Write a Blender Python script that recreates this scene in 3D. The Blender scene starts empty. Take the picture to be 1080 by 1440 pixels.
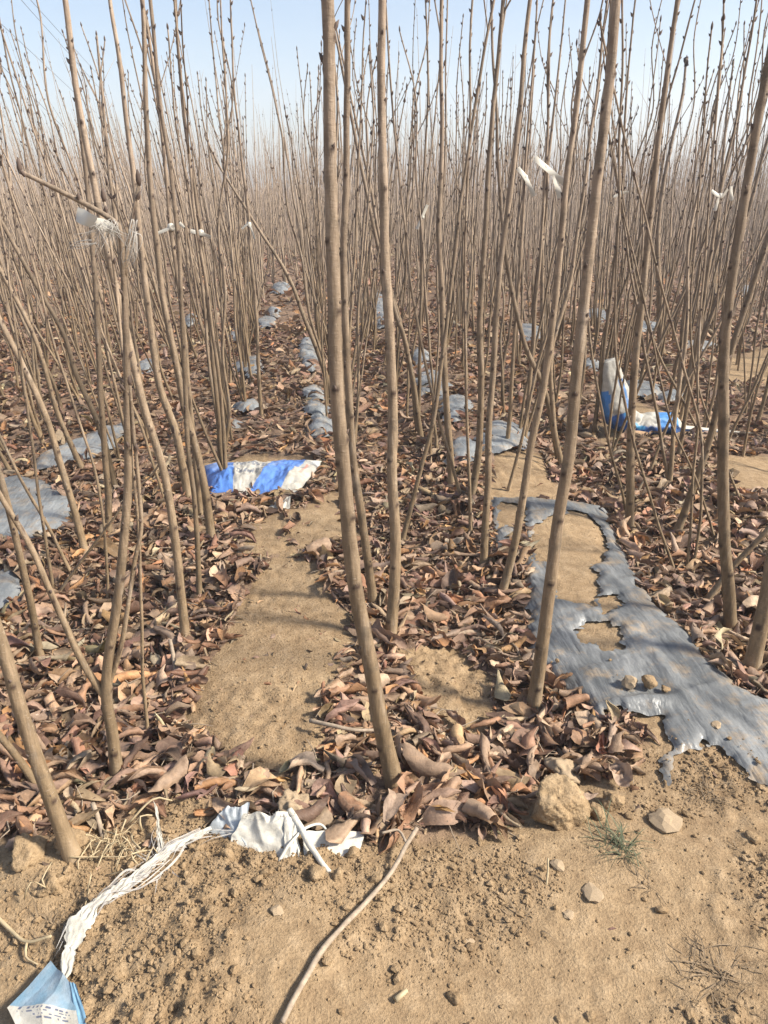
import bpy, math, random
import numpy as np
from mathutils import Vector, Matrix, Euler

random.seed(7)
RNG = np.random.default_rng(7)
S = bpy.context.scene
C = S.collection

# ------------------------------------------------------------------ camera, sky, sun, exposure
CAM_H = 1.5
FPX = 1082.0                                   # focal length in pixels of the 1080 x 1440 photograph
PITCH = math.atan((720 - 255) / FPX)           # looking down
YAW = math.atan(135 * math.cos(PITCH) / FPX)   # to the right of the rows, which run along +Y
cam_d = bpy.data.cameras.new('camera')
cam_d.sensor_fit = 'VERTICAL'
cam_d.sensor_height = 36.0
cam_d.lens = 36.0 * FPX / 1440.0
cam_d.clip_start = 0.02
cam_d.clip_end = 2000
cam = bpy.data.objects.new('camera', cam_d)
C.objects.link(cam)
cam.location = (0, 0, CAM_H)
cam.rotation_euler = (math.pi / 2 - PITCH, 0, -YAW)
S.camera = cam

SUN_EL = math.radians(40)
SUN_AZ = YAW + math.radians(103)               # clockwise from +Y: from the right, a little behind the camera
world = bpy.data.worlds.new('World')
S.world = world
world.use_nodes = True
wn = world.node_tree
sky = wn.nodes.new('ShaderNodeTexSky')
sky.sky_type = 'NISHITA'
sky.sun_disc = False
sky.sun_elevation = SUN_EL
sky.sun_rotation = SUN_AZ
sky.air_density = 1.0
sky.dust_density = 1.6
sky.ozone_density = 1.8
wn.nodes['Background'].inputs['Strength'].default_value = 0.092
wn.links.new(sky.outputs[0], wn.nodes['Background'].inputs['Color'])

sun_d = bpy.data.lights.new('sun', 'SUN')
sun_d.energy = 4.8
sun_d.angle = math.radians(8.0)
sun_d.color = (1.0, 0.93, 0.82)
sun = bpy.data.objects.new('sun', sun_d)
C.objects.link(sun)
to_sun = Vector((math.sin(SUN_AZ) * math.cos(SUN_EL), math.cos(SUN_AZ) * math.cos(SUN_EL), math.sin(SUN_EL)))
sun.rotation_euler = to_sun.to_track_quat('Z', 'Y').to_euler()
sun.location = (30, 0, 30)

S.view_settings.view_transform = 'Standard'
S.view_settings.look = 'None'
S.view_settings.gamma = 1
S.view_settings.use_curve_mapping = False
S.view_settings.exposure = 1.08
S.cycles.max_bounces = 6
S.cycles.diffuse_bounces = 3
S.cycles.glossy_bounces = 2
S.cycles.transmission_bounces = 3
S.cycles.transparent_max_bounces = 6
S.cycles.volume_bounces = 1
S.cycles.use_denoising = True

# ------------------------------------------------------------------ noise and terrain
def _hash(ix, iy, seed):
    n = (ix.astype(np.int64) * 374761393 + iy.astype(np.int64) * 668265263 + seed * 974634777) & 0x7fffffff
    n = ((n ^ (n >> 13)) * 1274126177) & 0x7fffffff
    n = ((n ^ (n >> 16)) * 668265263) & 0x7fffffff
    return ((n ^ (n >> 15)) & 0xffffff) / float(0xffffff)

def vnoise(x, y, seed=0):
    x = np.asarray(x, float); y = np.asarray(y, float)
    ix = np.floor(x); iy = np.floor(y)
    fx = x - ix; fy = y - iy
    fx = fx * fx * (3 - 2 * fx); fy = fy * fy * (3 - 2 * fy)
    a = _hash(ix, iy, seed); b = _hash(ix + 1, iy, seed)
    c = _hash(ix, iy + 1, seed); d = _hash(ix + 1, iy + 1, seed)
    return (a * (1 - fx) + b * fx) * (1 - fy) + (c * (1 - fx) + d * fx) * fy * 1.0 - 0.5

def fbm(x, y, seed=0, octaves=4, gain=0.5):
    s = 0; a = 1.0; f = 1.0
    for k in range(octaves):
        s = s + a * vnoise(np.asarray(x) * f + 17.3 * k, np.asarray(y) * f - 9.1 * k, seed + k)
        a *= gain; f *= 2.03
    return s

BED0, BEDP, BEDW = -0.09, 1.19, 0.35           # film beds every 1.19 m, saplings on both shoulders

def sstep(a, b, x):
    t = np.clip((np.asarray(x, float) - a) / (b - a), 0, 1)
    return t * t * (3 - 2 * t)

def height(x, y):
    """Smooth terrain: raised beds, furrows, the heap of earth in front."""
    x = np.asarray(x, float); y = np.asarray(y, float)
    ph = (x - BED0) / BEDP
    ph = ph - np.round(ph)
    bed = np.cos(ph * 2 * math.pi)
    bed = np.tanh(bed * 1.5)
    field = sstep(1.35, 1.85, y + 0.15 * fbm(x * 2.2, y * 2.2, 5, 2))
    amp = np.where(np.abs(x - 1.1) < 0.62, 0.045, 0.024)
    z = bed * amp * field
    z = z + 0.06 * np.exp(-(((x + 0.16) / 0.34) ** 2 + ((y - 1.16) / 0.24) ** 2))
    z = z + 0.035 * np.exp(-(((x + 0.66) / 0.13) ** 2 + ((y - 1.40) / 0.10) ** 2))
    z = z + 0.02 * np.exp(-(((x - 0.6) / 0.3) ** 2 + ((y - 1.28) / 0.16) ** 2))
    z = z - 0.03 * np.exp(-(((x + 0.75) / 0.22) ** 2 + ((y - 1.08) / 0.14) ** 2))
    z = z + 0.035 * fbm(x * 1.1, y * 1.1, 11, 3) * np.exp(-np.maximum(y - 12, 0) / 30)
    return z

def h1(x, y):
    return float(height(np.array([x]), np.array([y]))[0])

# measuring a point of the photograph: its ray from the camera, and where that ray meets the terrain
def ray(px, py):
    cx = (px - 540) / FPX; cy = (720 - py) / FPX
    hh = math.cos(PITCH) + cy * math.sin(PITCH); z = -math.sin(PITCH) + cy * math.cos(PITCH)
    return Vector((cx * math.cos(YAW) + hh * math.sin(YAW), -cx * math.sin(YAW) + hh * math.cos(YAW), z))

def spot(px, py, lift=0.0):
    d = ray(px, py); z = 0.0
    for _ in range(8):
        t = (z + lift - CAM_H) / d.z
        z = 0.5 * z + 0.5 * h1(d.x * t, d.y * t)
    return Vector((d.x * t, d.y * t, h1(d.x * t, d.y * t) + lift))

HEAD = Vector((math.sin(YAW), math.cos(YAW), 0))
SIDE = Vector((math.cos(YAW), -math.sin(YAW), 0))

def upright(px, py, base, slope=0.0):
    """The point of that ray in the upright plane through base, facing the camera."""
    d = ray(px, py)
    o = Vector((0, 0, CAM_H)) - base
    n = HEAD - Vector((0, 0, slope))
    t = -o.dot(n) / d.dot(n)
    return Vector((0, 0, CAM_H)) + d * t

def inside(poly, x, y):
    x = np.asarray(x, float); y = np.asarray(y, float)
    r = np.zeros(x.shape, bool)
    n = len(poly)
    for i in range(n):
        x0, y0 = poly[i][0], poly[i][1]; x1, y1 = poly[(i + 1) % n][0], poly[(i + 1) % n][1]
        if y0 == y1:
            continue
        c = (y0 > y) != (y1 > y)
        r ^= c & (x < (x1 - x0) * (y - y0) / (y1 - y0) + x0)
    return r

def gpoly(pts):
    return [tuple(spot(*p))[:2] for p in pts]

BARE = [gpoly(p) for p in (
    [(395, 785), (440, 800), (482, 870), (488, 905), (450, 990), (440, 1060), (400, 1092), (335, 1045), (262, 1020), (300, 950), (330, 880), (362, 820)],
    [(345, 742), (400, 722), (412, 780), (355, 788)],
    [(412, 720), (475, 695), (500, 760), (420, 775)],
    [(568, 920), (640, 908), (684, 950), (702, 1020), (660, 1045), (600, 985)],
    [(1015, 640), (1130, 630), (1130, 700), (1040, 692)],
    [(690, 640), (760, 640), (790, 700), (690, 712)],
    [(1010, 500), (1090, 490), (1100, 540), (1020, 540)],
)]
def widen(p, k):
    cx = sum(q[0] for q in p) / len(p); cy = sum(q[1] for q in p) / len(p)
    return [(cx + (q[0] - cx) * k, cy + (q[1] - cy) * (1 + (k - 1) * 0.6)) for q in p]
BARE = [widen(p, 1.10) for p in BARE]
FILM_MAIN = gpoly([(738, 790), (752, 770), (735, 745), (700, 780), (690, 700), (760, 706), (850, 715), (872, 770), (900, 830), (950, 880), (1002, 940),
                   (1045, 978), (1120, 1000), (1140, 1120), (1085, 1118), (1050, 1085), (1005, 1048), (960, 1062), (940, 1115), (925, 1060), (905, 1030), (872, 1005), (842, 1018), (800, 975), (745, 925)])
FILM_LEFT = [gpoly(p) for p in (
    [(-60, 760), (-60, 690), (20, 672), (70, 680), (104, 708), (98, 745), (40, 768)],
    [(40, 668), (60, 640), (120, 615), (165, 600), (190, 580), (180, 610), (150, 640), (90, 660)],
    [(-70, 870), (-60, 812), (25, 806), (30, 850), (0, 880)],
)]
SACK_PATH = gpoly([(284, 694), (425, 692), (456, 655), (430, 640), (282, 650)])
SACK_SIDE = gpoly([(845, 620), (962, 620), (962, 585), (845, 560)])
def front_y(x):
    xs = [-1.2, -0.75, -0.55, -0.35, -0.18, 0.0, 0.12, 0.28, 0.45, 0.62, 0.85, 1.05, 1.6, 3]
    ys = [1.50, 1.48, 1.50, 1.58, 1.50, 1.44, 1.36, 1.37, 1.42, 1.55, 1.60, 1.66, 1.66, 1.7]
    return np.interp(x, xs, ys)

def litter(x, y):
    """How thickly dead leaves lie, 0 to 1."""
    x = np.asarray(x, float); y = np.asarray(y, float)
    n = fbm(x * 6, y * 6, 31, 3)
    wx = x + 0.05 * fbm(x * 9, y * 9, 41, 2); wy = y + 0.07 * fbm(x * 9, y * 9, 43, 2)
    d = sstep(-0.05, 0.06, wy - front_y(x) - 0.02)
    for p in BARE:
        d = np.where(inside(p, wx, wy), 0.0, d)
    for p in [FILM_MAIN, SACK_PATH, SACK_SIDE] + FILM_LEFT:
        d = np.where(inside(p, x, y), 0.0, d)
    d = d * np.where(n > -0.42, 1.0, 0.45)
    return d

def in_view(x, y, marg=0.25):
    a = np.arctan2(x, y) - YAW
    return np.abs(a) < math.radians(30) + marg / np.maximum(y, 0.5)

# ------------------------------------------------------------------ object helpers
def link(o, parent=None):
    C.objects.link(o)
    if parent is not None:
        o.parent = parent
    return o

def tag(o, label=None, cat=None, group=None, kind=None):
    if label: o['label'] = label
    if cat: o['category'] = cat
    if group: o['group'] = group
    if kind: o['kind'] = kind
    return o

def thing(name, loc, label, cat, group=None):
    o = bpy.data.objects.new(name, None)
    o.empty_display_size = 0.1
    o.location = loc
    link(o)
    return tag(o, label, cat, group)

def mesh(name, V, F, mat, smooth=True, col=None, uv=None, attrs=None):
    """V (n,3); F (m,k) int array of equal-sized faces, or a list of such arrays."""
    me = bpy.data.meshes.new(name)
    V = np.asarray(V, np.float32)
    Fs = F if isinstance(F, list) else [F]
    Fs = [np.asarray(f, np.int32) for f in Fs if len(f)]
    me.vertices.add(len(V)); me.vertices.foreach_set('co', V.ravel())
    idx = np.concatenate([f.ravel() for f in Fs])
    tot = np.concatenate([np.full(len(f), f.shape[1], np.int32) for f in Fs])
    st = np.concatenate([[0], np.cumsum(tot)[:-1]]).astype(np.int32)
    me.loops.add(len(idx)); me.loops.foreach_set('vertex_index', idx)
    me.polygons.add(len(tot)); me.polygons.foreach_set('loop_start', st)
    me.polygons.foreach_set('loop_total', tot)
    me.polygons.foreach_set('use_smooth', np.full(len(tot), smooth))
    me.update(calc_edges=True)
    if col is not None:
        a = me.color_attributes.new('tint', 'FLOAT_COLOR', 'POINT')
        c4 = np.ones((len(V), 4), np.float32); c4[:, :3] = col
        a.data.foreach_set('color', c4.ravel())
    for k, v in (attrs or {}).items():
        a = me.attributes.new(k, 'FLOAT', 'POINT')
        a.data.foreach_set('value', np.asarray(v, np.float32))
    if uv is not None:
        l = me.uv_layers.new(name='leaf')
        l.data.foreach_set('uv', np.asarray(uv, np.float32)[idx].ravel())
    me.materials.append(mat)
    me.validate()
    return me

def obj(name, me, parent=None, loc=(0, 0, 0)):
    o = bpy.data.objects.new(name, me)
    o.location = loc
    return link(o, parent)

def tube(P, R, sides=8, cap=True, phase=0.0):
    P = np.asarray(P, float); R = np.asarray(R, float); n = len(P)
    T = np.gradient(P, axis=0); T /= np.linalg.norm(T, axis=1)[:, None] + 1e-9
    ref = np.array([1.0, 0.13, 0.07])
    if abs(T[:, 0]).mean() > 0.8: ref = np.array([0.1, 0.2, 1.0])
    A = ref - (T @ ref)[:, None] * T; A /= np.linalg.norm(A, axis=1)[:, None] + 1e-9
    B = np.cross(T, A)
    an = np.arange(sides) / sides * 2 * math.pi + phase
    V = P[:, None, :] + R[:, None, None] * (np.cos(an)[None, :, None] * A[:, None, :] + np.sin(an)[None, :, None] * B[:, None, :])
    V = V.reshape(-1, 3)
    i = np.arange(n - 1)[:, None] * sides; j = np.arange(sides)[None, :]; k = (j + 1) % sides
    F = np.stack([i + j, i + k, i + sides + k, i + sides + j], -1).reshape(-1, 4)
    Fs = [F]
    if cap:
        V = np.vstack([V, P[0], P[-1] + T[-1] * R[-1] * 0.5])
        c0 = n * sides; jj = np.arange(sides); kk = (jj + 1) % sides
        Fs.append(np.vstack([np.stack([kk, jj, np.full(sides, c0)], -1),
                             np.stack([(n - 1) * sides + jj, (n - 1) * sides + kk, np.full(sides, c0 + 1)], -1)]))
    return V, Fs

def join(parts):
    """parts: list of (V, [F...]) -> one (V, [F...])"""
    Vs = []; by = {}; o = 0
    for V, Fs in parts:
        V = np.asarray(V, float); Vs.append(V)
        for f in (Fs if isinstance(Fs, list) else [Fs]):
            f = np.asarray(f)
            if len(f): by.setdefault(f.shape[1], []).append(f + o)
        o += len(V)
    return np.vstack(Vs), [np.vstack(v) for v in by.values()]

def smooth_path(P, step):
    """Catmull-Rom through P, resampled at about step."""
    P = np.asarray(P, float)
    if len(P) < 3:
        n = max(2, int(np.linalg.norm(P[-1] - P[0]) / step) + 1)
        t = np.linspace(0, 1, n)[:, None]
        return P[0] * (1 - t) + P[-1] * t
    Q = np.vstack([2 * P[0] - P[1], P, 2 * P[-1] - P[-2]])
    out = []
    for i in range(1, len(Q) - 2):
        n = max(1, int(round(np.linalg.norm(Q[i + 1] - Q[i]) / step)))
        t = (np.arange(n) / n)[:, None]
        a, b, c, d = Q[i - 1], Q[i], Q[i + 1], Q[i + 2]
        out.append(0.5 * (2 * b + (c - a) * t + (2 * a - 5 * b + 4 * c - d) * t ** 2 + (3 * b - a - 3 * c + d) * t ** 3))
    out.append(P[-1:])
    return np.vstack(out)

# ------------------------------------------------------------------ materials
def new_mat(name):
    m = bpy.data.materials.new(name); m.use_nodes = True
    nt = m.node_tree
    return m, nt, nt.nodes['Principled BSDF']

def N(nt, kind, **kw):
    n = nt.nodes.new(kind)
    for k, v in kw.items():
        if k in n.inputs: n.inputs[k].default_value = v
        else: setattr(n, k, v)
    return n

def noise(nt, scale, detail=4, rough=0.6, vec=None):
    n = N(nt, 'ShaderNodeTexNoise'); n.inputs['Scale'].default_value = scale
    n.inputs['Detail'].default_value = detail; n.inputs['Roughness'].default_value = rough
    if vec is not None: nt.links.new(vec, n.inputs['Vector'])
    return n.outputs['Fac']

def ramp(nt, fac, stops):
    r = N(nt, 'ShaderNodeValToRGB')
    e = r.color_ramp.elements
    while len(e) < len(stops): e.new(0.5)
    for el, (p, c) in zip(e, stops):
        el.position = p; el.color = (*c, 1) if len(c) == 3 else c
    nt.links.new(fac, r.inputs['Fac'])
    return r.outputs['Color']

def mix(nt, fac, a, b, mode='MIX'):
    m = N(nt, 'ShaderNodeMix', data_type='RGBA', blend_type=mode)
    for sock, v in ((m.inputs['Factor'], fac), (m.inputs['A'], a), (m.inputs['B'], b)):
        pass
    for name, v in (('Factor_Float', fac), ('A_Color', a), ('B_Color', b)):
        s = [i for i in m.inputs if i.identifier == name][0]
        if hasattr(v, 'is_linked') or isinstance(v, bpy.types.NodeSocket): nt.links.new(v, s)
        elif name == 'Factor_Float': s.default_value = v
        else: s.default_value = (*v, 1) if len(v) == 3 else v
    return [o for o in m.outputs if o.identifier == 'Result_Color'][0]

def math_n(nt, op, a, b=None):
    m = N(nt, 'ShaderNodeMath', operation=op)
    for i, v in enumerate((a, b)):
        if v is None: continue
        if isinstance(v, bpy.types.NodeSocket): nt.links.new(v, m.inputs[i])
        else: m.inputs[i].default_value = v
    return m.outputs[0]

def bump(nt, hgt, dist, strength=1.0, normal=None):
    b = N(nt, 'ShaderNodeBump'); b.inputs['Distance'].default_value = dist; b.inputs['Strength'].default_value = strength
    nt.links.new(hgt, b.inputs['Height'])
    if normal is not None: nt.links.new(normal, b.inputs['Normal'])
    return b.outputs['Normal']

def attr(nt, name, out='Color'):
    a = N(nt, 'ShaderNodeAttribute'); a.attribute_name = name
    return a.outputs[out]

def soil_material(name, litter_attr):
    m, nt, p = new_mat(name)
    pos = N(nt, 'ShaderNodeNewGeometry').outputs['Position']
    big = noise(nt, 2.3, 3, 0.55, pos); mid = noise(nt, 22, 5, 0.65, pos); fine = noise(nt, 160, 4, 0.7, pos)
    c1 = ramp(nt, big, [(0.30, (0.225, 0.152, 0.084)), (0.55, (0.305, 0.214, 0.122)), (0.72, (0.37, 0.268, 0.156))])
    c2 = ramp(nt, mid, [(0.28, (0.165, 0.105, 0.058)), (0.5, (0.29, 0.203, 0.118)), (0.75, (0.44, 0.325, 0.205))])
    c = mix(nt, 0.55, c1, c2)
    c = mix(nt, 0.55, c, ramp(nt, fine, [(0.3, (0.50, 0.48, 0.46)), (0.5, (0.94, 0.94, 0.94)), (0.68, (1.25, 1.25, 1.25))]), 'MULTIPLY')
    if litter_attr:
        brown = ramp(nt, noise(nt, 26, 5, 0.75, pos), [(0.3, (0.10, 0.066, 0.046)), (0.48, (0.20, 0.134, 0.092)), (0.62, (0.29, 0.20, 0.13)), (0.75, (0.18, 0.115, 0.08))])
        c = mix(nt, attr(nt, 'litter', 'Fac'), c, brown)
    nt.links.new(c, p.inputs['Base Color'])
    p.inputs['Roughness'].default_value = 0.95
    p.inputs['Specular IOR Level'].default_value = 0.15
    n1 = bump(nt, mid, 0.012, 0.8)
    n2 = bump(nt, fine, 0.005, 0.9, n1)
    nt.links.new(n2, p.inputs['Normal'])
    return m

M_soil = soil_material('soil', True)
M_crumb = soil_material('soil_crumb', False)
M_crumb.node_tree.nodes['Principled BSDF'].inputs['Specular IOR Level'].default_value = 0.05

def bark_material():
    m, nt, p = new_mat('bark')
    tc = N(nt, 'ShaderNodeTexCoord').outputs['Object']
    mp = N(nt, 'ShaderNodeMapping'); mp.inputs['Scale'].default_value = (1, 1, 0.18); nt.links.new(tc, mp.inputs['Vector'])
    mp2 = N(nt, 'ShaderNodeMapping'); mp2.inputs['Scale'].default_value = (0.35, 0.35, 1); nt.links.new(tc, mp2.inputs['Vector'])
    st = noise(nt, 90, 4, 0.6, mp.outputs[0]); bl = noise(nt, 7, 3, 0.6, tc); ln = noise(nt, 210, 3, 0.6, mp2.outputs[0])
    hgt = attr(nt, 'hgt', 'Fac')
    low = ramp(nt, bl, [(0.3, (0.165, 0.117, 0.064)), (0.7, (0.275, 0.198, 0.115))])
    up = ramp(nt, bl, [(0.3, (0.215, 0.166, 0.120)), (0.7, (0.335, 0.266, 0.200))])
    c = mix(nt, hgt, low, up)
    c = mix(nt, 0.6, c, ramp(nt, st, [(0.3, (0.45, 0.43, 0.41)), (0.65, (1.22, 1.22, 1.22))]), 'MULTIPLY')
    pt = noise(nt, 26, 5, 0.7, mp.outputs[0])
    c = mix(nt, ramp(nt, pt, [(0.55, (0, 0, 0)), (0.68, (0.45, 0.45, 0.45))]), c, (0.40, 0.345, 0.28))
    c = mix(nt, ramp(nt, noise(nt, 15, 4, 0.7, tc), [(0.54, (0, 0, 0)), (0.66, (0.6, 0.6, 0.6))]), c, (0.115, 0.092, 0.066))
    soilm = ramp(nt, math_n(nt, 'ADD', hgt, math_n(nt, 'MULTIPLY', noise(nt, 40, 3, 0.6, tc), 0.05)), [(0.03, (0.8, 0.8, 0.8)), (0.085, (0, 0, 0))])
    c = mix(nt, soilm, c, (0.33, 0.245, 0.15))
    c = mix(nt, math_n(nt, 'MULTIPLY', ramp(nt, ln, [(0.62, (0, 0, 0)), (0.7, (1, 1, 1))]), 0.35), c, (0.44, 0.37, 0.29))
    c = mix(nt, attr(nt, 'scar', 'Fac'), c, (0.045, 0.028, 0.022))
    oi = N(nt, 'ShaderNodeObjectInfo').outputs['Random']
    c = mix(nt, 1.0, c, ramp(nt, oi, [(0.0, (0.72, 0.70, 0.68)), (1.0, (1.14, 1.12, 1.12))]), 'MULTIPLY')
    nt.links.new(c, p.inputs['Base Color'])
    p.inputs['Roughness'].default_value = 0.7
    p.inputs['Specular IOR Level'].default_value = 0.25
    nt.links.new(bump(nt, ln, 0.002, 0.7, bump(nt, pt, 0.004, 0.5, bump(nt, st, 0.003, 0.7))), p.inputs['Normal'])
    return m
M_bark = bark_material()

def far_bark_material():
    m, nt, p = new_mat('far_bark')
    nt.links.new(attr(nt, 'tint'), p.inputs['Base Color'])
    p.inputs['Roughness'].default_value = 0.75
    p.inputs['Specular IOR Level'].default_value = 0.2
    return m
M_farbark = far_bark_material()

def flat_mat(name, c, rough=0.6, spec=0.3, nscale=None, dark=0.6):
    m, nt, p = new_mat(name)
    if nscale:
        tc = N(nt, 'ShaderNodeTexCoord').outputs['Object']
        f = noise(nt, nscale, 4, 0.65, tc)
        col = ramp(nt, f, [(0.3, tuple(v * dark for v in c)), (0.7, tuple(min(1, v * 1.15) for v in c))])
        nt.links.new(col, p.inputs['Base Color'])
        nt.links.new(bump(nt, f, 0.002, 0.5), p.inputs['Normal'])
    else:
        p.inputs['Base Color'].default_value = (*c, 1)
    p.inputs['Roughness'].default_value = rough
    p.inputs['Specular IOR Level'].default_value = spec
    return m
M_bud = flat_mat('bud', (0.10, 0.072, 0.058), 0.7, 0.2)
M_wood = flat_mat('dry_twig', (0.33, 0.26, 0.19), 0.8, 0.2, 60)
M_straw = flat_mat('straw', (0.40, 0.315, 0.19), 0.6, 0.3, 40, 0.75)
M_grass = flat_mat('grass_blade', (0.095, 0.105, 0.055), 0.6, 0.3, 30)
M_deadgrass = flat_mat('dead_grass', (0.22, 0.16, 0.10), 0.8, 0.2, 30)
M_stone = flat_mat('pale_stone', (0.36, 0.27, 0.175), 0.95, 0.15, 70, 0.6)
M_fibre = flat_mat('plastic_fibre', (0.46, 0.43, 0.39), 0.5, 0.4)
M_fibre.node_tree.nodes['Principled BSDF'].inputs['Alpha'].default_value = 0.6
M_ribbon = flat_mat('white_ribbon', (0.52, 0.49, 0.42), 0.45, 0.4)
M_wire = flat_mat('wire', (0.10, 0.10, 0.11), 0.6, 0.3)

def leaf_material(name, per_object):
    m, nt, p = new_mat(name)
    tc = N(nt, 'ShaderNodeNewGeometry').outputs['Position']
    base = N(nt, 'ShaderNodeObjectInfo').outputs['Color'] if per_object else attr(nt, 'tint')
    blot = noise(nt, 38, 4, 0.65, tc); fine = noise(nt, 240, 3, 0.6, tc)
    c = mix(nt, 0.6, base, ramp(nt, blot, [(0.30, (0.40, 0.35, 0.33)), (0.52, (1, 1, 1)), (0.72, (1.4, 1.3, 1.2))]), 'MULTIPLY')
    uv = N(nt, 'ShaderNodeUVMap'); uv.uv_map = 'leaf'
    sp = N(nt, 'ShaderNodeSeparateXYZ'); nt.links.new(uv.outputs[0], sp.inputs[0])
    av = math_n(nt, 'ABSOLUTE', math_n(nt, 'SUBTRACT', sp.outputs[1], 0.5))
    rib = math_n(nt, 'LESS_THAN', av, 0.022)
    ph = math_n(nt, 'SINE', math_n(nt, 'MULTIPLY', math_n(nt, 'SUBTRACT', sp.outputs[0], math_n(nt, 'MULTIPLY', av, 0.55)), 50))
    side = math_n(nt, 'GREATER_THAN', ph, 0.93)
    vein = math_n(nt, 'MAXIMUM', rib, math_n(nt, 'MULTIPLY', side, 0.55))
    if per_object or True:
        c = mix(nt, math_n(nt, 'MULTIPLY', vein, 0.30), c, (0.30, 0.22, 0.15))
    nt.links.new(c, p.inputs['Base Color'])
    p.inputs['Roughness'].default_value = 0.62
    p.inputs['Specular IOR Level'].default_value = 0.3
    nt.links.new(bump(nt, fine, 0.0015, 0.5, bump(nt, math_n(nt, 'ADD', blot, math_n(nt, 'MULTIPLY', vein, 0.25)), 0.006, 0.6)), p.inputs['Normal'])
    tr = N(nt, 'ShaderNodeBsdfTranslucent'); nt.links.new(c, tr.inputs['Color'])
    mx = N(nt, 'ShaderNodeMixShader'); mx.inputs[0].default_value = 0.12
    out = nt.nodes['Material Output']
    nt.links.new(p.outputs[0], mx.inputs[1]); nt.links.new(tr.outputs[0], mx.inputs[2]); nt.links.new(mx.outputs[0], out.inputs['Surface'])
    return m
M_leaf = leaf_material('dead_leaf', True)
M_litter = leaf_material('leaf_litter', False)

def film_material(name, lo, hi, dust):
    m, nt, p = new_mat(name)
    pos = N(nt, 'ShaderNodeNewGeometry').outputs['Position']
    mp = N(nt, 'ShaderNodeMapping'); mp.inputs['Scale'].default_value = (1, 0.12, 1); mp.inputs['Rotation'].default_value = (0, 0, 0.55); nt.links.new(pos, mp.inputs['Vector'])
    st = noise(nt, 30, 5, 0.65, mp.outputs[0]); bl = noise(nt, 6, 4, 0.65, pos); du = noise(nt, 11, 5, 0.7, pos); fi = noise(nt, 130, 3, 0.7, pos)
    c = ramp(nt, st, [(0.30, lo), (0.52, tuple(0.5 * (a + b) for a, b in zip(lo, hi))), (0.72, hi)])
    c = mix(nt, ramp(nt, bl, [(0.35, (0, 0, 0)), (0.7, (0.55, 0.55, 0.55))]), c, tuple(v * 0.95 for v in hi))
    c = mix(nt, ramp(nt, du, [(0.50, (0, 0, 0)), (0.68, (dust, dust, dust))]), c, (0.34, 0.255, 0.165))
    c = mix(nt, ramp(nt, noise(nt, 3.5, 3, 0.6, pos), [(0.42, (0.5, 0.5, 0.5)), (0.6, (0, 0, 0))]), c, lo)
    c = mix(nt, 0.4, c, ramp(nt, fi, [(0.3, (0.7, 0.7, 0.7)), (0.6, (1.1, 1.1, 1.1))]), 'MULTIPLY')
    nt.links.new(c, p.inputs['Base Color'])
    p.inputs['Roughness'].default_value = 0.36
    p.inputs['Specular IOR Level'].default_value = 0.28
    mq = N(nt, 'ShaderNodeMapping'); mq.inputs['Scale'].default_value = (1, 0.35, 1); mq.inputs['Rotation'].default_value = (0, 0, -0.6); nt.links.new(pos, mq.inputs['Vector'])
    cz = noise(nt, 13, 3, 0.5, mq.outputs[0]); crease = math_n(nt, 'ABSOLUTE', math_n(nt, 'SUBTRACT', cz, 0.5))
    crease3 = math_n(nt, 'ABSOLUTE', math_n(nt, 'SUBTRACT', noise(nt, 34, 3, 0.5, mp.outputs[0]), 0.5))
    crease2 = math_n(nt, 'ABSOLUTE', math_n(nt, 'SUBTRACT', st, 0.5))
    nt.links.new(bump(nt, fi, 0.0008, 0.3, bump(nt, crease2, 0.0035, 0.5, bump(nt, crease3, 0.008, 0.7, bump(nt, crease, 0.018, 0.8)))), p.inputs['Normal'])
    return m
M_film = film_material('grey_mulch_film', (0.060, 0.065, 0.068), (0.265, 0.268, 0.260), 0.95)
M_filmpale = film_material('pale_mulch_film', (0.12, 0.130, 0.135), (0.34, 0.350, 0.342), 0.9)

def printed_material():
    m, nt, p = new_mat('printed_sack')
    pos = N(nt, 'ShaderNodeNewGeometry').outputs['Position']
    f = noise(nt, 24, 5, 0.7, pos); w = noise(nt, 420, 2, 0.5, pos)
    c = mix(nt, 0.5, attr(nt, 'tint'), ramp(nt, f, [(0.3, (0.50, 0.45, 0.38)), (0.62, (1.05, 1.05, 1.05))]), 'MULTIPLY')
    nt.links.new(c, p.inputs['Base Color'])
    p.inputs['Roughness'].default_value = 0.45
    p.inputs['Specular IOR Level'].default_value = 0.4
    nt.links.new(bump(nt, w, 0.0008, 0.5, bump(nt, f, 0.006, 0.5)), p.inputs['Normal'])
    return m
M_print = printed_material()

# ------------------------------------------------------------------ ground
def spaced(lo0, hi0, step, lo, hi, grow):
    mid = np.arange(lo0, hi0, step)
    up = [hi0]; s = step
    while up[-1] < hi: s *= grow; up.append(up[-1] + s)
    dn = [lo0]; s = step
    while dn[-1] > lo: s *= grow; dn.append(dn[-1] - s)
    up[-1] = hi; dn[-1] = lo
    return np.array(sorted(set(dn[1:])) + list(mid) + up)

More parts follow.
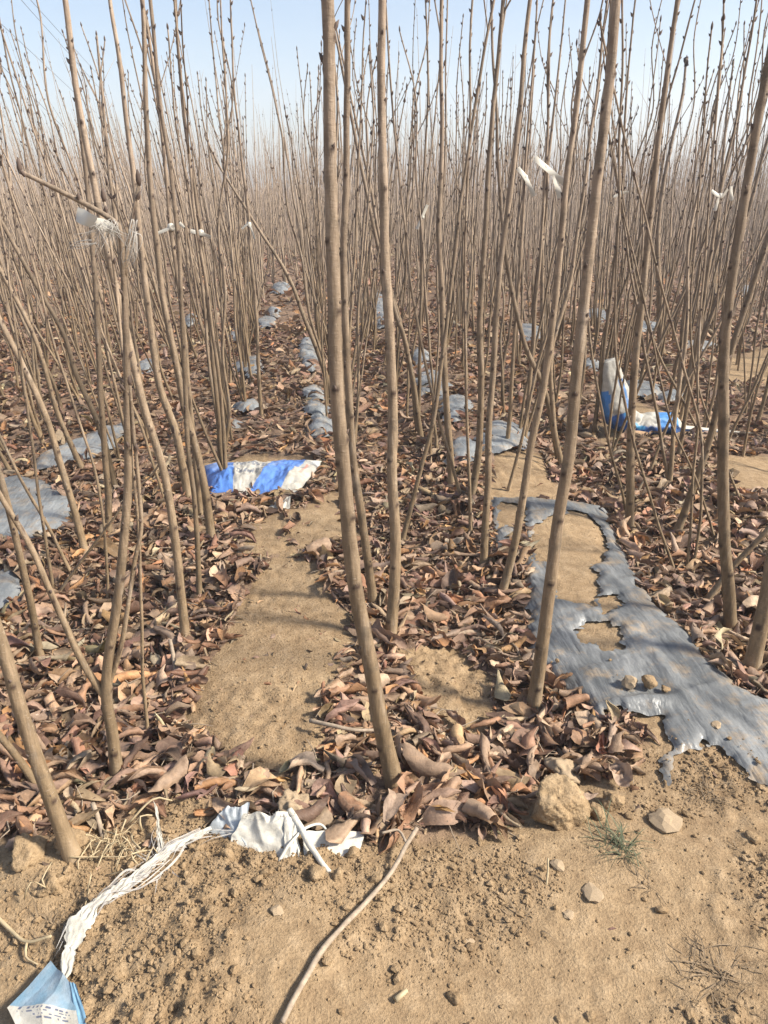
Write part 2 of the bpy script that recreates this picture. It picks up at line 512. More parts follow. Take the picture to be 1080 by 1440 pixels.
gx = spaced(-1.15, 1.45, 0.0095, -250, 250, 1.055)
gy = spaced(0.82, 2.4, 0.0095, -250, 250, 1.042)
GX, GY = np.meshgrid(gx, gy)
GZ = height(GX, GY)
near = np.exp(-np.maximum(GY - 3, 0) / 3) * np.exp(-np.maximum(np.abs(GX) - 2, 0))
LIT = litter(GX, GY)
rough = 1 - 0.55 * (inside(BARE[0], GX, GY) | inside(BARE[1], GX, GY) | inside(BARE[2], GX, GY))
clod = np.abs(fbm(GX * 14, GY * 14, 61, 3)) * 0.022 + fbm(GX * 38, GY * 38, 67, 3) * 0.016
patch = sstep(-0.25, 0.25, fbm(GX * 2.6, GY * 2.6, 71, 2))
GZ = GZ + clod * near * rough * (0.18 + 1.0 * patch)
ny, nx = GX.shape
V = np.stack([GX, GY, GZ], -1).reshape(-1, 3)
ii = (np.arange(ny - 1)[:, None] * nx + np.arange(nx - 1)[None, :]).ravel()
F = np.stack([ii, ii + 1, ii + nx + 1, ii + nx], -1)
ground = obj('ground', mesh('ground', V, F, M_soil, True, attrs={'litter': LIT.ravel()}))
tag(ground, 'dry tan crumbly earth of the nursery field', 'ground', kind='structure')

def rock_mesh(name, mat, seed, sub=2, jag=0.35, squash=0.7):
    """An irregular lump, about 1 across, its base at z = 0."""
    r = np.random.default_rng(seed)
    import bmesh
    bm = bmesh.new(); bmesh.ops.create_icosphere(bm, subdivisions=sub, radius=0.5)
    P = np.array([v.co[:] for v in bm.verts])
    d = P / np.linalg.norm(P, axis=1)[:, None]
    k = np.ones(len(P))
    for _ in range(7):                                     # chop with random planes, then roughen
        nrm = r.normal(size=3); nrm /= np.linalg.norm(nrm); off = r.uniform(0.55, 0.9)
        dd = d @ nrm
        k = np.where(dd > off * 0.9, np.minimum(k, off * 0.9 / np.maximum(dd, 1e-3)), k)
    if sub > 1:
        k *= 1 + jag * fbm(d[:, 0] * 2.4 + d[:, 2] * 1.7 + seed, d[:, 1] * 2.4 - d[:, 2] * 1.3, seed, 5, 0.52)
        k *= 1 + 0.5 * jag * np.abs(fbm(d[:, 0] * 5 - d[:, 2] * 4 + seed, d[:, 1] * 5 + d[:, 2] * 3.1, seed + 9, 4, 0.5))
    P = d * 0.5 * k[:, None]; P[:, 2] *= squash
    P[:, 2] -= P[:, 2].min()
    for v, c in zip(bm.verts, P): v.co = c
    me = bpy.data.meshes.new(name); bm.to_mesh(me); bm.free()
    for q in me.polygons: q.use_smooth = sub > 2
    me.materials.append(mat)
    return me

# crumbs of earth, too many to count
def crumb_z(x, y):
    b = inside(BARE[0], x, y) | inside(BARE[1], x, y) | inside(BARE[2], x, y)
    return height(x, y) + (np.abs(fbm(x * 14, y * 14, 61, 3)) * 0.022 + fbm(x * 38, y * 38, 67, 3) * 0.016) * np.exp(-np.maximum(y - 3, 0) / 3) * (0.18 + 1.0 * sstep(-0.25, 0.25, fbm(x * 2.6, y * 2.6, 71, 2))) * np.where(b, 0.45, 1)

def crumbs():
    base = []
    for k in range(10):
        me = rock_mesh('c', M_crumb, 200 + k, 1, 0.3, 0.75)
        base.append((np.array([v.co[:] for v in me.vertices]), np.array([p.vertices[:] for p in me.polygons])))
        bpy.data.meshes.remove(me)
    octa = np.array([(0.5, 0, 0.3), (0, 0.5, 0.25), (-0.5, 0, 0.3), (0, -0.5, 0.35), (0.05, 0.08, 0.7), (0, 0, 0)])
    of = np.array([(0, 1, 4), (1, 2, 4), (2, 3, 4), (3, 0, 4), (1, 0, 5), (2, 1, 5), (3, 2, 5), (0, 3, 5)])
    for k in range(5):
        base.append((octa + RNG.uniform(-0.14, 0.14, octa.shape), of))
    Vs, Fs, o = [], [], 0
    for lot, n in ((0, 42000), (1, 90000)):
        x = RNG.uniform(-1.3, 1.7, n); y = 0.75 + RNG.beta(1.1, 1.7, n) * 2.6
        bare = inside(BARE[0], x, y) | inside(BARE[1], x, y) | inside(BARE[2], x, y) | inside(BARE[3], x, y)
        lumpy = sstep(-0.2, 0.3, fbm(x * 2.6, y * 2.6, 71, 2) + 0.35 * fbm(x * 9, y * 9, 73, 2) + 0.35 * sstep(0.3, 0.0, np.abs(y - front_y(x) + 0.12)) - 0.12 * sstep(0.2, 0.6, x))
        keep = (RNG.uniform(size=n) < (1 - litter(x, y) * 0.96) * np.where(bare, 0.9 if lot else 0.2, 0.05 + 0.95 * lumpy)) & in_view(x, y, 0.15)
        keep &= ~inside(FILM_MAIN, x, y) | (RNG.uniform(size=n) < 0.06)
        x, y = x[keep], y[keep]; n = len(x)
        s = np.minimum(0.0045 + 0.0048 * RNG.exponential(0.8, n), 0.028) if lot == 0 else RNG.uniform(0.0025, 0.0065, n)
        s = np.where(bare[keep], s * 0.7, s)
        z = crumb_z(x, y) - s * 0.15 + np.where(inside(FILM_MAIN, x, y), 0.016, 0)
        ids = range(10) if lot == 0 else range(10, 15)
        pick = RNG.integers(0, len(ids), n)
        for q_, k in enumerate(ids):
            bv, bf = base[k]; q = pick == q_; m = int(q.sum())
            a = RNG.uniform(0, 6.28, m); ca, sa = np.cos(a)[:, None], np.sin(a)[:, None]
            sx = (s[q] * RNG.uniform(0.8, 1.5, m))[:, None]; sy = s[q][:, None]
            px = bv[None, :, 0] * sx; py = bv[None, :, 1] * sy
            VV = np.stack([x[q][:, None] + px * ca - py * sa, y[q][:, None] + px * sa + py * ca, z[q][:, None] + bv[None, :, 2] * sy], -1)
            Vs.append(VV.reshape(-1, 3)); Fs.append((bf[None] + (np.arange(m) * len(bv))[:, None, None] + o).reshape(-1, 3)); o += m * len(bv)
    return np.vstack(Vs), np.vstack(Fs)
cv, cf = crumbs()
tag(obj('soil_crumbs', mesh('soil_crumbs', cv, cf, M_crumb, False)), 'loose crumbs of dry tan earth scattered over the ground', 'soil', kind='stuff')

# ------------------------------------------------------------------ plastic mulch film
def sheet(poly, res, name, mat, holes=(), lift=0.008, wr=0.006, rag=0.012, seed=0, dome=0.0, extra=None):
    P = np.array(poly); x0, y0 = P.min(0) - 0.02; x1, y1 = P.max(0) + 0.02
    xs = np.arange(x0, x1, res); ys = np.arange(y0, y1, res)
    X, Y = np.meshgrid(xs, ys)
    cx, cy = X[:-1, :-1] + res / 2, Y[:-1, :-1] + res / 2
    wx = cx + rag * 2 * fbm(cx * 17, cy * 17, seed + 3, 5, 0.72); wy = cy + rag * 2 * fbm(cx * 17, cy * 17, seed + 8, 5, 0.72)
    ins = inside(poly, wx, wy)
    for hl in holes: ins &= ~inside(hl, wx, wy)
    n = X.shape[1]
    r, c = np.nonzero(ins)
    i = r * n + c
    F = np.stack([i, i + 1, i + n + 1, i + n], -1)
    u, inv = np.unique(F.ravel(), return_inverse=True); F = inv.reshape(-1, 4)
    vx, vy = X.ravel()[u], Y.ravel()[u]
    # even out the stepped rim
    E = np.vstack([F[:, [0, 1]], F[:, [1, 2]], F[:, [2, 3]], F[:, [3, 0]]]); Es = np.sort(E, 1)
    key = Es[:, 0].astype(np.int64) * len(u) + Es[:, 1]
    _, ix, ct = np.unique(key, return_index=True, return_counts=True)
    B = Es[ix[ct == 1]]
    for _ in range(2):
        sx = np.zeros(len(u)); sy = np.zeros(len(u)); k = np.zeros(len(u))
        for a, b in ((0, 1), (1, 0)):
            np.add.at(sx, B[:, a], vx[B[:, b]]); np.add.at(sy, B[:, a], vy[B[:, b]]); np.add.at(k, B[:, a], 1)
        m = k >= 2
        vx[m] = 0.5 * vx[m] + 0.5 * sx[m] / k[m]; vy[m] = 0.5 * vy[m] + 0.5 * sy[m] / k[m]
    rim = np.zeros(len(u)); rim[np.unique(B)] = 1
    for _ in range(5):
        s = np.zeros(len(u)); k = np.zeros(len(u))
        for a, b in ((0, 1), (1, 0)):
            np.add.at(s, E[:, a], rim[E[:, b]]); np.add.at(k, E[:, a], 1)
        rim = np.maximum(rim, s / np.maximum(k, 1) * 0.95)
    z = height(vx, vy) + lift * (1 - 0.55 * rim)
    q = vx * 0.75 + vy * 0.45; t = -vx * 0.45 + vy * 0.75
    wr = wr * (1 - 0.6 * rim)
    z = z + wr * (1 - np.abs(2 * fbm(q * 14, t * 3.5, seed + 20, 2))) + 0.6 * wr * (1 - np.abs(2 * fbm(q * 5 + t * 15, t * 4 - q * 3, seed + 22, 2))) + wr * 0.6 * fbm(vx * 13, vy * 13, seed + 25, 2)
    z = z + rim * wr * 1.6 * (fbm(vx * 20, vy * 20, seed + 30, 2) + 0.15)
    if dome:
        c0 = P.mean(0); rr = np.hypot((vx - c0[0]) / (x1 - x0) * 2, (vy - c0[1]) / (y1 - y0) * 2)
        z = z + dome * np.maximum(0, 1 - rr ** 2)
    if extra is not None: z = z + extra(vx, vy)
    ox, oy = vx.mean(), vy.mean(); oz = h1(ox, oy)
    V = np.stack([vx - ox, vy - oy, z - oz], -1)
    o = obj(name, mesh(name, V, F, mat, True), loc=(ox, oy, oz))
    return o

holes = [gpoly(p) for p in (
    [(760, 735), (825, 722), (846, 750), (856, 775), (838, 800), (842, 830), (838, 858), (780, 842), (776, 800), (752, 792), (745, 760)],
    [(842, 842), (870, 836), (876, 860), (852, 870)],
    [(808, 890), (828, 878), (860, 880), (882, 900), (878, 912), (850, 922), (836, 912), (815, 910)],
    [(848, 858), (862, 852), (870, 866), (852, 868)],
    [(705, 708), (738, 712), (742, 745), (728, 760), (715, 740), (700, 745)],
    [(850, 1005), (925, 1010), (945, 1055), (930, 1075), (880, 1060)],
)]
fold_a = spot(905, 1000); fold_b = spot(1040, 1005)
def folds(x, y):
    e = np.exp(-(((x - fold_a.x) / 0.13) ** 2 + ((y - fold_a.y - 0.015) / 0.03) ** 2)) * 0.022
    e += np.exp(-(((x - 1.14) / 0.02) ** 2 + ((y - 1.95) / 0.22) ** 2)) * 0.010
    return e
f = sheet(FILM_MAIN, 0.007, 'mulch_film', M_film, holes, 0.014, 0.009, 0.016, 3, extra=folds)
tag(f, 'large torn sheet of grey plastic film over the bed at right, full of ragged holes', 'plastic film', 'plastic mulch film on the beds')
for p, lb in zip(FILM_LEFT, ('broad grey film sheet over the bed at the left edge, above the bare soil strip',
                             'bluish grey film strip running back from the left bed between saplings',
                             'small grey film corner at the left edge below the broad sheet')):
    f = sheet(p, 0.012, 'mulch_film', M_filmpale if 'strip' in lb or 'broad' in lb else M_film, (), 0.02, 0.009, 0.02, len(lb))
    tag(f, lb, 'plastic film', 'plastic mulch film on the beds')

SCRAPS = [  # centre px, half width px, half height px, label
    (350, 520, 20, 11, 'pale film scrap on the left edge of the leaf path, level with the white-barked gap'),
    (374, 457, 13, 6, 'small pale film scrap on left edge of the leaf path, above the larger scraps'),
    (385, 443, 10, 5, 'tiny pale film scrap on left edge of the leaf path'),
    (395, 408, 12, 6, 'farthest pale film scrap at the end of the leaf path'),
    (335, 476, 10, 7, 'pale film scrap half hidden by stems left of the leaf path'),
    (433, 492, 12, 11, 'pale film scrap on the right edge of the leaf path, upper of the pair'),
    (436, 512, 14, 12, 'rounded pale film scrap on the right edge of the leaf path, lower of the pair'),
    (440, 562, 16, 12, 'pale film scrap right of the leaf path, close behind the thick centre sapling'),
    (444, 582, 18, 9, 'wide pale film scrap at right of the leaf path behind the thick centre sapling'),
    (452, 604, 16, 11, 'pale film scrap above the blue and white sack at the path edge'),
    (322, 604, 20, 6, 'thin pale film scrap on the left of the path above the blue sack'),
    (345, 578, 16, 6, 'dusty film scrap at left of the path among leaves'),
    (534, 440, 9, 26, 'pale film piece between stems right of the thick centre sapling, far back'),
    (592, 508, 14, 13, 'pale bluish film scrap on the bed right of centre, rear one'),
    (606, 545, 22, 16, 'pale bluish film scrap on the bed right of centre, in front of the rear one'),
    (640, 578, 20, 14, 'torn pale film scrap at the foot of thin crossing stems right of centre'),
    (706, 624, 36, 17, 'pale grey film flap on the bed above the bare earth at centre right'),
    (650, 640, 20, 18, 'bluish film shreds at the base of saplings left of the film flap'),
    (745, 472, 18, 9, 'grey crumpled film scrap far back at right of centre'),
    (842, 446, 16, 8, 'pale film scrap far back above the standing sack'),
    (910, 463, 18, 6, 'flat pale film scrap far back at right'),
    (978, 490, 22, 7, 'flat grey film scrap back at right between leaning stems'),
    (905, 551, 26, 10, 'pale grey film scrap just behind the standing blue sack'),
    (1048, 411, 10, 6, 'small white film scrap far back near the right edge'),
    (832, 518, 12, 7, 'small grey film scrap left of the standing blue sack'),
    (945, 565, 16, 7, 'bluish film shred right of the standing blue sack'),
    (205, 522, 16, 8, 'pale film scrap back left among dense stems'),
    (270, 455, 9, 7, 'small pale film scrap far back left among stems'),
]
for k, (px, py, a, b, lb) in enumerate(SCRAPS):
    r = np.random.default_rng(500 + k)
    pts = []
    for t in np.linspace(0, 2 * math.pi, 11)[:-1]:
        q = r.uniform(0.75, 1.25)
        pts.append((px + a * 1.15 * math.cos(t) * q, py + b * 1.25 * math.sin(t) * q))
    pl = gpoly(pts)
    w = max(p[0] for p in pl) - min(p[0] for p in pl)
    f = sheet(pl, max(0.011, w / 34), 'film_scrap', M_filmpale, (), 0.025, 0.014, 0.03, 40 + k, dome=0.035)
    tag(f, lb, 'plastic film', 'scraps of mulch film between the rows')

# ------------------------------------------------------------------ dead leaves
PAL = np.array([(0.375, 0.275, 0.195), (0.300, 0.180, 0.112), (0.285, 0.200, 0.150), (0.155, 0.102, 0.076), (0.43, 0.245, 0.125),
                (0.48, 0.375, 0.270), (0.400, 0.275, 0.185), (0.335, 0.255, 0.195), (0.20, 0.122, 0.085)])
PALW = np.array([0.2, 0.17, 0.17, 0.1, 0.07, 0.09, 0.12, 0.06, 0.02])
TINT_WORD = ['greyish tan', 'russet', 'mauve brown', 'dark brown', 'orange brown', 'pale tan', 'tan brown', 'dull grey brown', 'deep brown']

def leaf_shape(r, nu, nv, style):
    """One dead leaf 1 long. style: rolled tube, half rolled, crumpled or fairly flat."""
    u0, u1 = (0.0, 1.0) if r.uniform() < 0.5 else (r.uniform(0, 0.28), r.uniform(0.68, 1.0))   # half of them are broken short
    u = np.linspace(u0, u1, nu + 1)[:, None]; v = np.linspace(-1, 1, nv + 1)[None, :]
    W = r.uniform(0.16, 0.31)
    w = W * np.sin(math.pi * np.clip(u, 0.012, 0.988) ** r.uniform(0.7, 1.0)) ** r.uniform(0.7, 1.1)
    w = w * (1 + 0.45 * vnoise(u * 9 + r.uniform(0, 99), v * 0.8, 7) * (np.abs(v) > 0.5))
    u = u + 0.05 * vnoise(v * 3 + r.uniform(0, 99), u * 0, 9) * ((u < u0 + 0.02) | (u > u1 - 0.02)) * (u1 - u0 < 0.99)
    x = (u - 0.5) + 0 * v; s = v * w
    roll = {'rolled': r.uniform(7.0, 12.0), 'half': r.uniform(4.6, 7.0), 'crumpled': r.uniform(3.0, 5.2), 'flat': r.uniform(0.9, 1.8)}[style]
    k = roll / (2 * W) * (1 + 0.35 * np.sin(u * r.uniform(2, 5) + r.uniform(0, 6)))
    asym = r.uniform(0.55, 1.45)
    kk = np.where(v > 0, k * asym, k * (2 - asym)) + 1e-4
    th = s * kk * (1 + 0.12 * np.abs(v))
    sp = 1 + 0.22 * np.abs(th) / math.pi                      # the roll opens a little as a spiral
    y = np.sin(th) / np.abs(kk) * np.sign(kk) * sp; z = (1 - np.cos(th)) / kk * sp
    amp = {'rolled': 0.045, 'half': 0.07, 'crumpled': 0.15, 'flat': 0.08}[style]
    sd = int(r.integers(1, 9999))
    z = z + amp * fbm(x * 5 + sd, s * 9, sd, 3); y = y + amp * 0.8 * fbm(x * 5 - sd, s * 8, sd + 5, 2)
    z = z + (0.012 if nu > 6 else 0) * np.sin((u - 0.3 * np.abs(v)) * 40) * np.minimum(1, np.abs(v) * 2)
    bend = r.normal(0, 0.30); z = z + bend * x ** 2 * 2; y = y + r.normal(0, 0.12) * x ** 2 * 2
    tw = r.normal(0, 1.1) * x; y, z = y * np.cos(tw) - z * np.sin(tw), y * np.sin(tw) + z * np.cos(tw)
    if r.uniform() < 0.5: z = -z
    V = np.stack([x, y, z], -1).reshape(-1, 3)
    V -= V.mean(0)
    n = nv + 1
    i = (np.arange(nu)[:, None] * n + np.arange(nv)[None, :]).ravel()
    F = np.stack([i, i + 1, i + n + 1, i + n], -1)
    UV = np.stack([u + 0 * v, (v + 1) / 2 + 0 * u], -1).reshape(-1, 2)
    return V, F, UV

STY = ['rolled', 'half', 'crumpled', 'flat']
def rotm(yaw, pit, rol):
    cy, sy, cp, sp, cr, sr = np.cos(yaw), np.sin(yaw), np.cos(pit), np.sin(pit), np.cos(rol), np.sin(rol)
    R = np.empty((len(yaw), 3, 3))
    R[:, 0, 0] = cy * cp; R[:, 0, 1] = cy * sp * sr - sy * cr; R[:, 0, 2] = cy * sp * cr + sy * sr
    R[:, 1, 0] = sy * cp; R[:, 1, 1] = sy * sp * sr + cy * cr; R[:, 1, 2] = sy * sp * cr - cy * sr
    R[:, 2, 0] = -sp; R[:, 2, 1] = cp * sr; R[:, 2, 2] = cp * cr
    return R

def scatter(x, y, size, nu, nv, nproto, lift_max, tilt, seed):
    r = np.random.default_rng(seed)
    protos = [leaf_shape(r, nu, nv, STY[[0, 0, 0, 1, 1, 1, 2, 2, 3][k % 9]]) for k in range(nproto)]
    n = len(x); pick = r.integers(0, nproto, n)
    R = rotm(r.uniform(0, 6.283, n), r.normal(0, tilt, n), r.normal(0, tilt * 1.4, n))
    lift = lift_max * r.uniform(0, 1, n) ** 1.3
    tint = PAL[r.choice(len(PAL), n, p=PALW)] * r.uniform(0.6, 1.2, n)[:, None] * r.normal(1, 0.05, (n, 3)) * (0.99, 0.93, 0.86)
    gz = height(x, y)
    Vs, Fs, Cs, Us, o = [], [], [], [], 0
    for k, (pv, pf, uv) in enumerate(protos):
        q = np.nonzero(pick == k)[0]
        if not len(q): continue
        VV = np.einsum('nij,vj->nvi', R[q], pv) * size[q][:, None, None]
        VV[:, :, 2] -= VV[:, :, 2].min(1)[:, None]
        VV[:, :, 0] += x[q][:, None]; VV[:, :, 1] += y[q][:, None]
        VV[:, :, 2] += (gz[q] + lift[q] - 0.006)[:, None]
        m = len(q)
        Vs.append(VV.reshape(-1, 3)); Fs.append((pf[None] + (np.arange(m) * len(pv))[:, None, None] + o).reshape(-1, 4))
        Cs.append(np.repeat(tint[q], len(pv), 0)); Us.append(np.tile(uv, (m, 1))); o += m * len(pv)
    return np.vstack(Vs), np.vstack(Fs), np.vstack(Cs), np.vstack(Us)

def throw(n, y0, y1, seed):
    r = np.random.default_rng(seed)
    y = np.sqrt(r.uniform(y0 ** 2, y1 ** 2, n)); x = r.uniform(-0.75, 1.0, n) * y + r.uniform(-0.3, 0.3, n)
    k = in_view(x, y) & (r.uniform(size=n) < litter(x, y))
    return x[k], y[k]

parts = []
x, y = throw(20000, 1.3, 4.3, 101)
parts.append(scatter(x, y, 0.045 + 0.115 * RNG.beta(1.2, 2.2, len(x)), 5, 5, 60, 0.026, 0.20, 102))
x, y = throw(22000, 4.3, 9.0, 103)
parts.append(scatter(x, y, RNG.uniform(0.05, 0.14, len(x)), 4, 3, 36, 0.035, 0.28, 104))
x, y = throw(18000, 9.0, 20.0, 105)
parts.append(scatter(x, y, RNG.uniform(0.08, 0.19, len(x)), 3, 2, 20, 0.05, 0.35, 106))
# crumbled fragments fill the cracks, and a few blow over the bare strips and the front
x, y = throw(24000, 1.25, 4.0, 107)
parts.append(scatter(x, y, RNG.uniform(0.015, 0.05, len(x)), 2, 2, 20, 0.02, 0.5, 108))
r = np.random.default_rng(109)
x = r.uniform(-1.0, 1.5, 1500); y = r.uniform(0.95, 4.0, 1500)
k = (litter(x, y) < 0.3) & ~inside(FILM_MAIN, x, y) & (r.uniform(size=1500) < 0.06 + 0.94 * sstep(1.25, 1.6, y))
parts.append(scatter(x[k], y[k], r.uniform(0.012, 0.045, k.sum()), 3, 2, 12, 0.004, 0.25, 110))
Vs, Fs, Cs, Us, o = [], [], [], [], 0
for a, b, c, d in parts:
    Vs.append(a); Fs.append(b + o); Cs.append(c); Us.append(d); o += len(a)
lit = obj('leaf_litter', mesh('leaf_litter', np.vstack(Vs), np.vstack(Fs), M_litter, True, col=np.vstack(Cs), uv=np.vstack(Us)))
tag(lit, 'deep litter of curled brown dead leaves covering the ground between the rows', 'leaf litter', kind='stuff')

# leaf stalks lying about
def stalks():
    r = np.random.default_rng(140)
    x, y = throw(3600, 1.3, 4.5, 141)
    parts = []
    for a, b in zip(x, y):
        th = r.uniform(0, 6.283); l = r.uniform(0.04, 0.12); z = h1(a, b) + r.uniform(0.004, 0.034)
        d = np.array([math.cos(th), math.sin(th), r.normal(0, 0.12)]) * l
        m_ = np.array([a, b, z]) + d * 0.5 + np.array([-d[1], d[0], 0.3 * l]) * r.normal(0, 0.18)
        P = np.array([(a, b, z), m_, np.array([a, b, z]) + d])
        w = r.uniform(0.0010, 0.0019)
        parts.append(tube(P, [w * 1.5, w, w * 0.8], 3, cap=False))
    return join(parts)
sv, sf = stalks()
tag(obj('leaf_stalks', mesh('leaf_stalks', sv, sf, M_wood, True)), 'thin dry leaf stalks strewn among the dead leaves', 'leaf stalks', kind='stuff')

# the largest leaves, one by one
LEAFLIB = {}
rl = np.random.default_rng(77)
for s in STY:
    LEAFLIB[s] = []
    for k in range(8):
        v, fq, uv = leaf_shape(rl, 14, 10, s)
        LEAFLIB[s].append(mesh('fallen_leaf', v, fq, M_leaf, True, uv=uv))
LANDMARKS = [((556, 1108), 'by the thick centre sapling'), ((750, 995), 'by the sapling beside the film'),
             ((165, 1095), 'around the forked sapling'), ((262, 905), 'left of the bare soil strip'),
             ((100, 1000), 'near the lower left edge'), ((500, 930), 'right of the bare soil strip'),
             ((1000, 880), 'right of the torn film'), ((930, 740), 'behind the torn film'),
             ((620, 800), 'between centre saplings and film'), ((850, 1070), 'below the torn film edge'),
             ((130, 760), 'beside the left film sheet'), ((330, 1130), 'behind the torn white sack'),
             ((240, 1010), 'right of the forked sapling'), ((630, 1000), 'on the bare patch right of centre'),
             ((60, 1120), 'under the lower left trunk'), ((680, 1080), 'left of the big clod')]
LMW = [(spot(*p), t) for p, t in LANDMARKS]
FORM = {'rolled': 'tightly rolled', 'half': 'half rolled', 'crumpled': 'crumpled', 'flat': 'flattish'}

def place_leaf(p, L, style, tint_i, yaw, pit, rol, k, lift, label=None, tint_mul=1.0):
    me = LEAFLIB[style][k % 8]
    o = bpy.data.objects.new('fallen_leaf', me)
    R = np.array(Euler((rol, pit, yaw)).to_matrix())
    co = np.empty(len(me.vertices) * 3, np.float32); me.vertices.foreach_get('co', co)
    zmin = ((co.reshape(-1, 3) * L) @ R.T)[:, 2].min()
    o.location = (p[0], p[1], h1(p[0], p[1]) + lift - zmin)
    o.rotation_euler = (rol, pit, yaw); o.scale = (L, L, L)
    c = PAL[tint_i] * tint_mul * (0.97, 0.91, 0.85)
    o.color = (*c, 1)
    link(o)
    if label is None:
        d = min(LMW, key=lambda q: (q[0].x - p[0]) ** 2 + (q[0].y - p[1]) ** 2)
        a = (yaw + YAW) % math.pi
        way = 'lying crosswise' if a < 0.4 or a > 2.74 else 'slanting right' if a < 1.2 else 'pointing away' if a < 1.94 else 'slanting left'
        size = 'small' if L < 0.115 else 'large' if L > 0.165 else 'middling'
        label = f'{size} {FORM[style]} {TINT_WORD[tint_i]} leaf {way} {d[1]}'
        tag(o, label, 'leaf', 'dead leaves ' + d[1])
    else:
        tag(o, label, 'leaf', 'large dead leaves picked out by the sun')
    return o

HERO_LEAVES = [  # px, py, length, style, tint, yaw deg (0 = to the right), pitch, roll, label
    (612, 1135, 0.30, 'rolled', 6, 42, -4, 170, 'largest pale brown rolled leaf in front of the thick centre sapling'),
    (556, 1150, 0.17, 'flat', 7, 80, 25, 0, 'grey brown flat leaf standing against the thick centre sapling'),
    (655, 1085, 0.17, 'rolled', 4, 40, 0, 0, 'orange brown rolled leaf rising right of the largest leaf'),
    (620, 1095, 0.15, 'half', 0, 70, -15, 0, 'upright tan leaf just behind the largest rolled leaf'),
    (95, 962, 0.15, 'flat', 0, 30, 10, 12, 'flat tan leaf lying face up left of the forked sapling'),
    (640, 1018, 0.15, 'half', 2, -50, -4, 0, 'mauve brown curled leaf on the bare patch right of the thick sapling'),
    (690, 1055, 0.22, 'rolled', 2, -18, 0, 0, 'long thin rolled leaf between the centre saplings and the big clod'),
    (700, 1070, 0.20, 'rolled', 7, -14, 0, 20, 'second long rolled leaf just in front of the first'),
    (830, 1045, 0.11, 'crumpled', 5, 75, 20, 0, 'pale tan leaf on edge at the torn film corner, right of a pair'),
    (805, 1050, 0.13, 'half', 6, 55, 5, 0, 'tan leaf leaning at the torn film corner, left of a pair'),
    (705, 1050, 0.13, 'crumpled', 5, 60, 10, 10, 'pale crumpled leaf in front of the sapling beside the film'),
    (870, 1100, 0.15, 'crumpled', 7, -60, 0, 0, 'dull ragged leaf hanging down the bank below the film'),
    (770, 1010, 0.15, 'rolled', 5, 35, -5, 0, 'pale rolled leaf right at the foot of the sapling beside the film'),
    (720, 915, 0.14, 'crumpled', 6, 70, 20, 0, 'big tan crumpled leaf left of the torn film'),
    (690, 925, 0.13, 'half', 2, 100, 15, 0, 'upright mauve brown leaf left of the torn film'),
    (490, 1060, 0.12, 'half', 7, 80, 0, 0, 'grey brown leaf right of the bare strip near the lower twig'),
    (555, 1175, 0.12, 'crumpled', 0, 75, 0, 30, 'tan leaf lying below the grey flat leaf at centre'),
    (200, 1075, 0.20, 'rolled', 6, 5, 0, 0, 'long rolled leaf right of the forked sapling foot'),
    (75, 1080, 0.22, 'rolled', 0, -4, 0, 0, 'long tan rolled leaf near the lower left trunk'),
    (60, 1120, 0.20, 'half', 2, 3, 0, 170, 'broad mauve brown leaf beneath the lower left trunk'),
    (20, 1140, 0.16, 'flat', 6, 40, 8, 0, 'broad tan leaf at the lower left edge'),
    (820, 1130, 0.12, 'flat', 7, 10, 8, 0, 'small grey leaf behind the big clod'),
    (930, 840, 0.14, 'half', 1, -25, 0, 170, 'russet arched leaf right of the torn film edge'),
    (880, 700, 0.16, 'crumpled', 6, 20, 0, 0, 'tan crumpled leaf at the foot of the sapling behind the film'),
    (955, 765, 0.12, 'crumpled', 4, 60, 20, 0, 'bright orange brown leaf standing behind the torn film'),
]
for k, (px, py, L, st, ti, yw, pt, rl_, lb) in enumerate(HERO_LEAVES):
    p = spot(px, py)
    place_leaf(p, L * 0.86, st, ti, math.radians(yw) - YAW, math.radians(pt), math.radians(rl_), k, 0.014, lb, 1.05)
rr = np.random.default_rng(303)
cnt = 0
while cnt < 300 - len(HERO_LEAVES):
    y = rr.uniform(1.38, 3.0); x = rr.uniform(-1.3, 1.8)
    if not in_view(np.array([x]), np.array([y]), 0.1)[0] or rr.uniform() > litter(np.array([x]), np.array([y]))[0] or rr.uniform() > (1.5 / y) ** 1.4:
        continue
    st = STY[rr.choice(4, p=(0.54, 0.30, 0.14, 0.02))]
    yaw = rr.normal(0, 0.7) if rr.uniform() < 0.6 else rr.uniform(0, 6.28)
    place_leaf((x, y), 0.08 + 0.12 * rr.beta(1.2, 1.8), st, rr.choice(9, p=PALW), yaw, rr.normal(0, 0.11), rr.uniform(0, 6.28) if st == 'rolled' else rr.normal(0, 0.25) + (math.pi if rr.uniform() < 0.4 else 0), int(rr.integers(0, 8)), rr.uniform(0.002, 0.024), None, rr.uniform(0.8, 1.15))
    cnt += 1

same = {}
for o in C.objects:
    if o.get('category') == 'leaf': same.setdefault(o['label'], []).append(o)
for lb, os_ in same.items():
    if len(os_) < 2: continue
    os_.sort(key=lambda o: o.location.y)
    names = ['nearest'] + ['second nearest', 'third nearest', 'fourth nearest', 'fifth nearest'][:len(os_) - 2] + ['farthest'] if len(os_) > 2 else ['nearer', 'farther']
    for o, nm in zip(os_, names): o['label'] = lb + ', ' + nm

